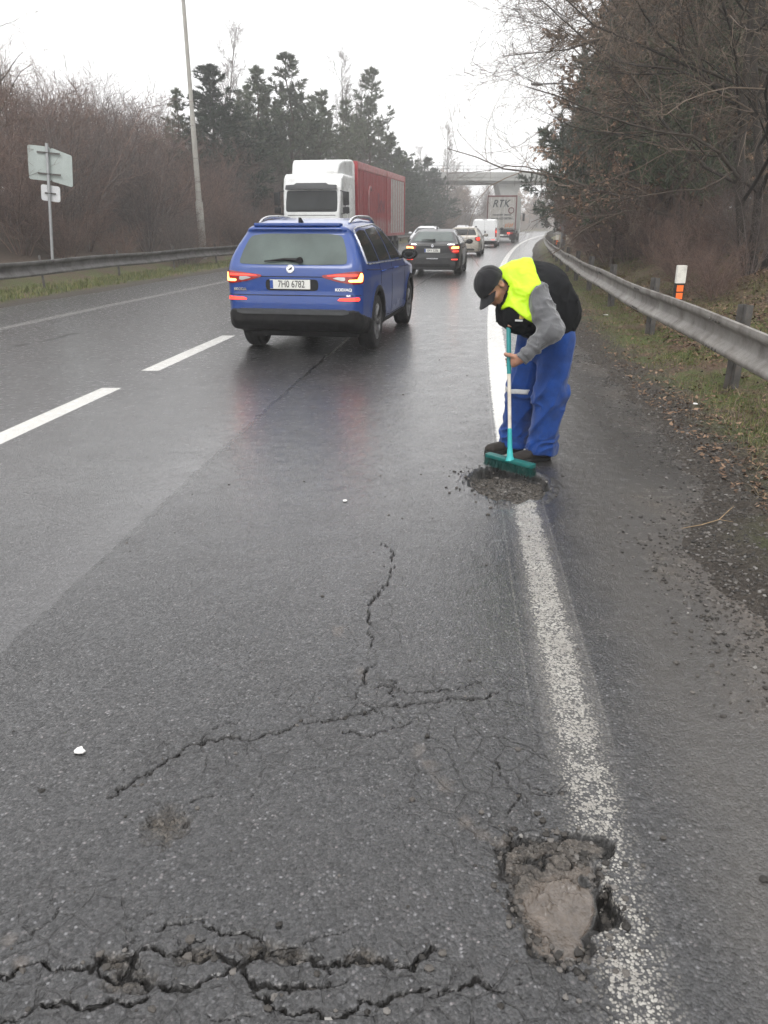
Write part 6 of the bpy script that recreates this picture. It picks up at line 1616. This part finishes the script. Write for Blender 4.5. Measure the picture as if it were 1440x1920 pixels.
m = MB(); m.lathe([(0, .006), (.007, .004), (.008, -.002)], Matrix.Translation(hp(-.012, 0, .146)) @ Vector(Uh).to_track_quat('Z', 'Y').to_matrix().to_4x4(), 10); m.build('cap_button', CAP, cp, smooth=True)
def hair(P):
    d = ellips(P, hp(-.016, 0, .022), (.101, .0795, .098), AX); q = (P - head) @ Uh; f = (P - head) @ Dh
    return np.maximum(np.maximum(d, q - .034), np.maximum(f - .012, -q - .055 - f * .2)) + wrinkle(P, 60, .003)
sdf_obj('hair', hair, head - .16, head + .16, .007, HAIR, worker)

def boot_fn(a):
    tdir = F_
    def fn(P):
        d = rcone(P, a + v3(.01, 0, .10), a + v3(.01, 0, -.03), .058, .056)
        Q = P.copy(); Q[:, 2] = (Q[:, 2] - .045) * 1.42 + .045
        d = smin(d, rcone(Q, a - tdir * .045 + v3(0, 0, -.045), a + tdir * .185 + v3(0, 0, -.050), .046, .044), .04)
        d = smin(d, rcone(Q, a + tdir * .13 + v3(0, 0, -.044), a + tdir * .20 + v3(0, 0, -.048), .050, .044), .02)
        return np.maximum(d, .022 - P[:, 2]) + wrinkle(P, 30, .002)
    return fn
for a in (ankL, ankR):
    bt = sdf_obj('boot', boot_fn(a), a - .32 * np.array([1, 1, .3]), a + .32 * np.array([1, 1, .4]), .008, BOOT, worker)
    ff = boot_fn(a)
    sdf_obj('sole', lambda P: np.maximum(ff(np.stack([P[:, 0], P[:, 1], np.maximum(P[:, 2], .05)], -1)) - .005, np.abs(P[:, 2] - .014) - .016), a - .32 * np.array([1, 1, .3]), a + .32 * np.array([1, 1, 0]), .008, SOLE, bt)
    m = MB()
    for k in range(4):
        c = a + F_ * (.055 + .022 * k) + v3(0, 0, .015 - .012 * k); m.tube([c - L_ * .028 + v3(0, 0, -.006), c + v3(0, 0, .004), c + L_ * .028 + v3(0, 0, -.006)], .0035, 5)
    m.build('lace', SOLE, bt, smooth=True)
# drawstring and toggle hanging from the collar, badge on the chest
m = MB(); c = v3(.765, 5.27, 1.085)
m.tube([c + v3(.02, 0, .03), c, c + v3(-.012, -.01, -.05), c + v3(-.014, -.012, -.10)], .0042, 6); m.tube([c + v3(.03, 0, .02), c + v3(.04, -.01, -.03), c + v3(.04, -.012, -.06)], .0036, 6)
m.lathe([(0, -.018), (.015, -.016), (.016, .014), (0, .018)], Matrix.Translation(c), 10); m.build('drawstring', VESTB, vs, smooth=True)
bvv = bvh_of(vs)
for px, pz, w_, h_, mm, nm in ((.90, 1.03, .030, .022, mat('yellow_badge', (.62, .45, .12), .5), 'badge'), (.885, 1.008, .05, .012, mat('white_badge', (.7, .7, .7), .5), 'zip_pull')):
    hh = bvv.ray_cast(Vector((px, 4.6, pz)), Vector((0, 1, 0)))
    if hh[0]:
        m = MB(); m.box((0, 0, .003), (w_, h_, .006)); o = m.build(nm, mm, vs, bevel=.002); o.matrix_local = Matrix.Translation(hh[0]) @ (hh[1]).to_track_quat('Z', 'Y').to_matrix().to_4x4()

# ------------------------------------------------------------------ broom
TEAL = mat('teal_plastic', (.012, .235, .24), .4, 0, .12, 9); TEAL_LT = mat('light_teal_plastic', (.03, .40, .40), .4, 0, .1, 9)
HANDLE = mat('worn_pale_handle', (.66, .61, .52), .5, 0, .15, 14, dirt=((.48, .33, .19), 9, .5, .6)); BRIST = mat('green_bristles', (.006, .06, .052), .6, 0, .35, 40)
broom = thing('broom', 'green push broom with teal and pale handle, held by the bent road worker', 'broom', (0, 0, 0))
zp = lambda z: BB + bd * ((z - BB[2]) / bd[2])
m = MB(); m.tube([zp(.655), zp(.70), zp(1.03), zp(1.045)], [.0145, .0150, .0150, .012], 14); m.build('grip_sleeve', TEAL, broom, smooth=True)
m = MB(); m.tube([zp(.16), zp(.66)], .0122, 14); m.build('handle', HANDLE, broom, smooth=True)
m = MB(); m.tube([zp(.30), zp(.27), zp(.17), zp(.115), zp(.085)], [.0138, .0150, .0165, .022, .032], 14); m.build('socket', TEAL_LT, broom, smooth=True)
hd = np.array([.28, -.29, 0]); hd /= np.linalg.norm(hd); hn = np.array([-hd[1], hd[0], 0]); bc = v3(.863, 5.058, 0)
Mb = Matrix(((hd[0], hn[0], 0, bc[0]), (hd[1], hn[1], 0, bc[1]), (0, 0, 1, .072), (0, 0, 0, 1)))
m = MB(); m.prism([(-.20, -.02), (-.19, -.032), (.19, -.032), (.20, -.02), (.20, .02), (.19, .032), (-.19, .032), (-.20, .02)], 0, .026, Mb); m.build('broom_head', mat('dark_green_plastic', (.006, .115, .105), .5, 0, .2, 14, dirt=((.06, .055, .045), 12, .5, .5)), broom, bevel=.007, smooth=True)
m = MB(); rg = np.random.default_rng(9)
for i in range(40):
    for j in range(5):
        a, b_ = -.19 + .38 * i / 39, -.024 + .048 * j / 4
        for k in range(3):
            s = rg.normal(0, .004, 2); e = rg.normal(0, .006, 2); q0 = Mb @ Vector((a + s[0] * .5, b_ + s[1] * .5, .003)); q1 = Mb @ Vector((a * 1.04 + e[0], b_ * 1.25 + e[1], -.058 + rg.normal(0, .003)))
            m.tube([q0, q1], [.0022, .0016], 3, False)
br = m.build('bristles', BRIST, broom); br['kind'] = 'stuff'

# ------------------------------------------------------------------ guardrails
STEEL = mat('weathered_galvanised_steel', (.27, .255, .235), .6, .25, .25, 1.6, dirt=((.085, .07, .058), 3.5, .45, .75), bump=.0015, bscale=30)
POST = mat('rusty_post_steel', (.085, .08, .075), .8, .1, .4, 9, dirt=((.10, .065, .042), 12, .52, .5))
def guardrail(name, label, off, Ys, facing, ztop=.76, post_off=.17, spacing=4.0, first=3.75, steel=None):
    t = thing(name, label, 'guardrail', tuple(at(off, float(Ys[0]))))
    org = Vector(t.location)
    prof = [(.062, .004), (.078, -.004), (.082, -.030), (.080, -.062), (.066, -.080), (.014, -.108), (.002, -.130), (.002, -.212), (.014, -.234), (.068, -.282), (.080, -.300), (.080, -.335), (.066, -.348)]
    prof = [(a * facing, b) for a, b in prof]
    V, Fc = [], []; m_ = len(prof); th = .004
    for i, Y in enumerate(Ys):
        c = at(off, Y, ztop + .012 * math.sin(Y * .9) + bank_rail(off, Y)) - org; h = heading(Y); nx, ny = math.cos(h), math.sin(h)
        for s in (0, 1):
            for a, b_ in prof:
                r = -(a + s * th * facing); V.append((c.x + nx * r, c.y + ny * r, c.z + b_))
    k = 2 * m_
    for i in range(len(Ys) - 1):
        for j in range(m_ - 1):
            a = i * k + j; Fc.append((a, a + 1, a + k + 1, a + k)); b_ = a + m_; Fc.append((b_, b_ + k, b_ + k + 1, b_ + 1))
        for j in (0, m_ - 1): a = i * k + j; Fc.append((a, a + k, a + k + m_, a + m_))
    mb = MB(); mb.add(V, Fc); beam = mb.build('beam', steel or STEEL, t, smooth=True, angle=50)
    # splice bolts every four metres, as part of the beam
    Y = first; proto_p = None; n = 0
    bolts = MB()
    while Y < Ys[-1]:
        c = at(off, Y, 0) - org; h = heading(Y); M = Matrix.Translation((c.x, c.y, 0)) @ Matrix.Rotation(h, 4, 'Z')
        zt = ztop + bank_rail(off, Y)
        if Y < 60:
            for dy in (-.16, -.05, .05, .16):
                for zz in (-.05, -.318): bolts.lathe([(0, .014), (.012, .013), (.014, 0)], M @ Matrix.Translation((-.086 * facing, dy, zt + zz)) @ Matrix.Rotation(R(-90) * facing, 4, 'Y'), 8)
        g0 = zg(off + post_off * facing, Y) - .3
        if proto_p is None:
            m = MB(); w_, d_ = .055, .10
            m.box((0, 0, 0), (.008, d_, 1.25)); m.box((-w_ / 2 - .004, d_ / 2 - .004, 0), (w_, .008, 1.25)); m.box((w_ / 2 + .004, -d_ / 2 + .004, 0), (w_, .008, 1.25)); m.box((-facing * (post_off / 2 + .008), 0, .34), (post_off - .03, .07, .16))
            proto_p = m.build('post', POST, t, bevel=.002); p = proto_p
        else:
            p = proto_p.copy(); COL.objects.link(p); p.parent = t
        p.location = (c.x + post_off * facing * math.cos(h), c.y + post_off * facing * math.sin(h), zt - .52); p.rotation_euler = (R(1.2) * math.sin(n * 3.1), R(1.5) * math.sin(n * 1.7), h); n += 1
        Y += spacing
    bolts.build('splice_bolts', POST, beam)
    return t
def bank_rail(off, Y): return 0.0
YR = np.concatenate([np.arange(-2.2, 30, .4), np.arange(30, 160, 1.6)])
guardrail('guardrail', 'weathered steel guardrail curving along the right verge beside the marker post', 2.14, YR, 1)
YL = np.concatenate([np.arange(6, 60, .8), np.arange(60, 140, 2.5)])
guardrail('guardrail', 'dark steel guardrail along the left verge, in front of the thicket and sign', -11.25, YL, -1, ztop=.77, post_off=.17, first=8.2, steel=mat('dark_rail_steel', (.15, .145, .14), .65, .2, .25, 1.6, dirt=((.05, .043, .038), 3.5, .42, .75)))  # left beam gets a darker steel than the right one

# ------------------------------------------------------------------ marker posts
MW = mat('marker_white', (.74, .72, .66), .5, 0, .08, 6, dirt=((.3, .27, .22), 8, .5, .5)); MBK = mat('marker_black', (.014, .014, .014), .5); MOR = mat('marker_orange_glow', (.85, .16, .03), .35, 0, .1, 20, emit=(1, .2, .03), estr=.12)  # orange reflectors given a faint glow of their own, though no lamps
def marker(label, o, Y, s=1.0, tilt=0, z=None):
    p = at(o, Y, zg(o, Y) if z is None else z); t = thing('marker_post', label, 'marker post', p, heading(Y) + R(8), 'roadside marker posts'); t.rotation_euler[1] = R(tilt)
    pr = [(-.06, -.03), (.06, -.03), (.06, .02), (.03, .04), (-.03, .04), (-.06, .02)]
    m = MB(); m.prism(pr, .42, .67, None); m.box((-.07, .0, .55), (.16, .05, .10)); m.build('shaft', MBK, t, bevel=.004)
    m = MB(); m.prism([(a * 1.06, b * 1.06) for a, b in pr], .90, 1.13); m.build('white_cap', MW, t, bevel=.005)
    m = MB(); m.prism([(a * 1.02, b * 1.02) for a, b in pr], .67, .90); blk = m.build('black_band', MBK, t, bevel=.004)
    for zc in (.835, .735):
        m = MB(); m.box((0, -.036, zc), (.088, .010, .082)); m.build('reflector', MOR, t, bevel=.003)
    t.scale = (s, s, s)
    return t
marker('white topped marker post with two orange reflectors, fixed behind the right guardrail', 2.36, 10.5, .97, z=.0)
marker('small far marker post just behind the bend of the right guardrail', 2.36, 38, .95, z=.05)

# ------------------------------------------------------------------ lamp posts
CONC = mat('streaked_concrete', (.34, .33, .30), .8, 0, .2, 3, dirt=((.16, .13, .11), 6, .5, .6)); GALV = mat('galvanised_pole', (.40, .41, .42), .5, .4, .15, 4)
LAMPG = mat('dull_grey_pole', (.16, .165, .17), .6, .1, .15, 4)
def lamp_post(label, x, y, z, h, base_h, arm, rz, m1, m2, lean=0, r=.13):
    t = thing('street_lamp', label, 'street lamp', (x, y, z), rz, 'street lamps'); t.rotation_euler[0] = R(lean)
    m = MB(); m.tube([(0, 0, -.2), (0, 0, base_h * .97), (0, 0, base_h)], [r, r * .96, r * .8], 14); b_ = m.build('base_section', m1, t, smooth=True)
    m = MB(); m.tube([(0, 0, base_h), (0, 0, base_h * 2.4), (0, 0, base_h * 2.42), (0, 0, h)], [r * .74, r * .62, r * .55, r * .38], 12); m.build('pole', m2, t, smooth=True)
    m = MB(); m.box((0, -r * .97, .9), (.12, .03, .42)); m.build('service_door', m1, b_, bevel=.006)
    for zz in (base_h * 1.15, base_h * 1.32, base_h * 1.7):
        m = MB(); m.lathe([(r * .72, zz - .02), (r * .77, zz - .02), (r * .77, zz + .02), (r * .70, zz + .02)], None, 14); m.build('pole_band', STEEL, t, smooth=True)
    m = MB(); m.tube([(0, 0, h - .05), (-.15, 0, h + .10), (-arm * .5, 0, h + .16), (-arm, 0, h + .14)], [r * .38, r * .34, r * .3, r * .28], 8); m.build('arm', m2, t, smooth=True)
    m = MB(); m.lathe([(0, 0), (.12, .04), (.19, .22), (.17, .5), (.09, .66), (0, .68)], Matrix.Translation((-arm + .05, 0, h + .11)) @ Matrix.Rotation(R(-88), 4, 'Y') @ Matrix.Diagonal((.45, 1, 1, 1)), 14); hd_ = m.build('lamp_head', LAMPG, t, smooth=True)
    return t
lamp_post('tall grey concrete lamp post on the left, behind the guardrail, running out of the picture', -7.72, 34.6, zg(-12.75, 34.6), 13.5, 2.3, -2.0, 0, CONC, CONC, r=.16)
lamp_post('slim far street lamp with its head over the road, standing among the right conifers', spot(338, 47), 47, 0.1, 8.45, 1.5, 1.75, 0, LAMPG, LAMPG, r=.15)

# ------------------------------------------------------------------ road sign seen from behind
SIGNB = mat('sign_back_aluminium', (.40, .45, .43), .6, .0, .08, 3, dirt=((.30, .33, .32), 5, .5, .4)); SIGNW = mat('pale_sign_back', (.62, .63, .64), .45, .2, .08, 5)
t = thing('road_sign', 'pair of road sign panels seen from behind on one pole before the left thicket', 'road sign', (-9.66, 23.35, -.28), R(2)); t.rotation_euler[1] = R(5.5)
m = MB(); m.tube([(0, 0, -.3), (0, 0, 3.98)], .042, 12); m.build('pole', GALV, t, smooth=True)
bt = Matrix.Rotation(R(16), 4, 'Z')
m = MB(); m.prism([(-.52, .0), (-.50, .02), (.0, .02), (.0, 0)], 3.05, 3.93, None)
def plate(mb, x0, x1, z0, z1, y, sag=0.0, rr=.06):
    pts = []
    for cx, cz, a0 in ((x1 - rr, z1 - rr - sag, 0), (x0 + rr, z1 - rr, 90), (x0 + rr, z0 + rr, 180), (x1 - rr, z0 + rr - sag * .6, 270)):
        for k in range(4): a = R(a0 + 30 * k); pts.append((cx + rr * math.cos(a), cz + rr * math.sin(a)))
    mb.prism(pts, -.012, .012, Matrix.Translation((0, y, 0)) @ Matrix.Rotation(R(90), 4, 'X'))
m = MB(); plate(m, -.55, .06, 3.02, 3.90, .07, .0); plate(m, .06, .62, 3.02, 3.88, .085, .10, .05)
m.v = [(x * 1.0, y + (.10 * max(0, x - .05)), z - .06 * max(0, x)) for x, y, z in m.v]
pb = m.build('sign_panel', SIGNB, t, smooth=True, angle=30)
m = MB()
for zz in (3.20, 3.74): m.box((.02, .035, zz), (.62, .03, .045)); m.tube([(-.05, 0, zz), (.0, -.05, zz), (.05, 0, zz)], .014, 6)
m.build('clamp_bar', POST, pb)
m = MB(); plate(m, -.24, .28, 2.50, 2.92, .07, .02); pl_ = m.build('lower_panel', SIGNW, t, smooth=True, angle=30)
m = MB(); m.box((.02, .035, 2.70), (.30, .03, .04)); m.tube([(-.05, 0, 2.70), (.0, -.05, 2.70), (.05, 0, 2.70)], .014, 6); m.build('clamp_bar', POST, pl_)

# ------------------------------------------------------------------ overpass
CONCB = mat('bridge_concrete', (.30, .30, .29), .85, 0, .15, .35, dirt=((.15, .145, .14), .5, .5, .6)); CONCD = mat('dark_bridge_concrete', (.17, .17, .17), .85, 0, .2, .4)  # girder and abutments take the darker concrete
br = thing('overpass_bridge', 'grey concrete road bridge with railing crossing over the road in the haze', 'bridge', (20.0, 132, 0), R(2))
m = MB(); m.box((0, 0, 8.55), (64, 7.5, .55)); m.build('deck_edge', CONCB, br, bevel=.05)
m = MB(); m.box((0, 0, 7.86), (64, 5.6, .82)); m.build('girder', CONCD, br, bevel=.05)
m = MB(); m.box((0, -3.6, 8.05), (64, .18, .50)); m.build('fascia', CONCB, br, bevel=.03)
m = MB()
for k in range(33): m.box((-32 + 2 * k, -3.65, 9.35), (.09, .09, 1.1))
for zz in (9.88, 9.45): m.box((0, -3.65, zz), (64, .08, .10))
m.build('railing', GALV, br)
m = MB(); m.box((0, -3.52, 8.92), (64, .3, .2)); m.build('kerb', CONCB, br, bevel=.02)
m = MB(); m.prism([(-1.0, -.2), (1.0, -.2), (1.0, 4.9), (1.8, 7.44), (-1.8, 7.44), (-1.0, 4.9)], -2.4, 2.4, Matrix.Translation((-.6, 0, 0)) @ Matrix.Rotation(R(90), 4, 'X')); m.build('pier', CONCB, br, bevel=.06)
m = MB(); m.prism([(-32, 0), (-25.5, 0), (-28.5, 7.2), (-32, 7.2)], -3.4, 3.4, Matrix.Rotation(R(90), 4, 'X')); m.build('abutment', CONCD, br, bevel=.05)
m = MB(); m.prism([(32, 0), (25.5, 0), (28.5, 7.2), (32, 7.2)], -3.4, 3.4, Matrix.Rotation(R(90), 4, 'X')); m.build('abutment', CONCD, br, bevel=.05)

# ------------------------------------------------------------------ small things on the shoulder
STK = mat('dry_stick', (.30, .21, .12), .8, 0, .3, 30)
m = MB(); pts_ = [(1.66, 3.99), (1.78, 4.02), (1.89, 4.05), (1.98, 4.14), (2.06, 4.25)]
m.tube([(a, b_, drop(a, b_) + .012 + .02 * (i > 2)) for i, (a, b_) in enumerate(pts_)], [.0016, .0024, .0028, .0024, .0014], 6); m.tube([(1.89, 4.05, drop(1.89, 4.05) + .014), (1.96, 4.02, drop(1.96, 4.02) + .02)], [.0018, .001], 5)
tag(m.build('stick', STK, smooth=True), 'dry bent stick lying on the muddy edge of the hard shoulder', 'stick')
PAPER = mat('white_scrap', (.75, .74, .72), .7, 0, .06, 30)
for i, (a, b_, s, lab) in enumerate(((-.984, 2.058, .020, 'white scrap lying on the asphalt at the lower left'), (-.24, 4.46, .016, 'tiny white scrap on the lane left of the swept hole'), (2.83, 6.9, .03, 'white scrap of litter on the verge under the near guardrail'), (4.05, 14.4, .05, 'white litter on the grass below the guardrail, behind the worker'))):
    m = MB(); rg_ = np.random.default_rng(i); z = drop(a, b_) + .003
    P = [(a + s * math.cos(q) * rg_.uniform(.6, 1.2), b_ + s * math.sin(q) * rg_.uniform(.6, 1.2)) for q in np.linspace(0, 6.28, 9)[:-1]]
    m.prism(P, z, z + .006); o = m.build('paper_scrap', PAPER, bevel=.002); tag(o, lab, 'litter', 'white scraps of litter')
# ------------------------------------------------------------------ damp air
hz = MB(); hz.box((60, 190, 16), (700, 560, 46))
hm = bpy.data.materials.new('damp_air'); hm.use_nodes = True; nt = hm.node_tree
nt.nodes.remove(nt.nodes['Principled BSDF'])
pv = nt.nodes.new('ShaderNodeVolumePrincipled'); pv.inputs['Density'].default_value = .0023; pv.inputs['Color'].default_value = (1, 1, 1, 1); pv.inputs['Anisotropy'].default_value = .2
nt.links.new(pv.outputs[0], nt.nodes['Material Output'].inputs['Volume'])
HAZE = tag(hz.build('haze', hm), kind='stuff')
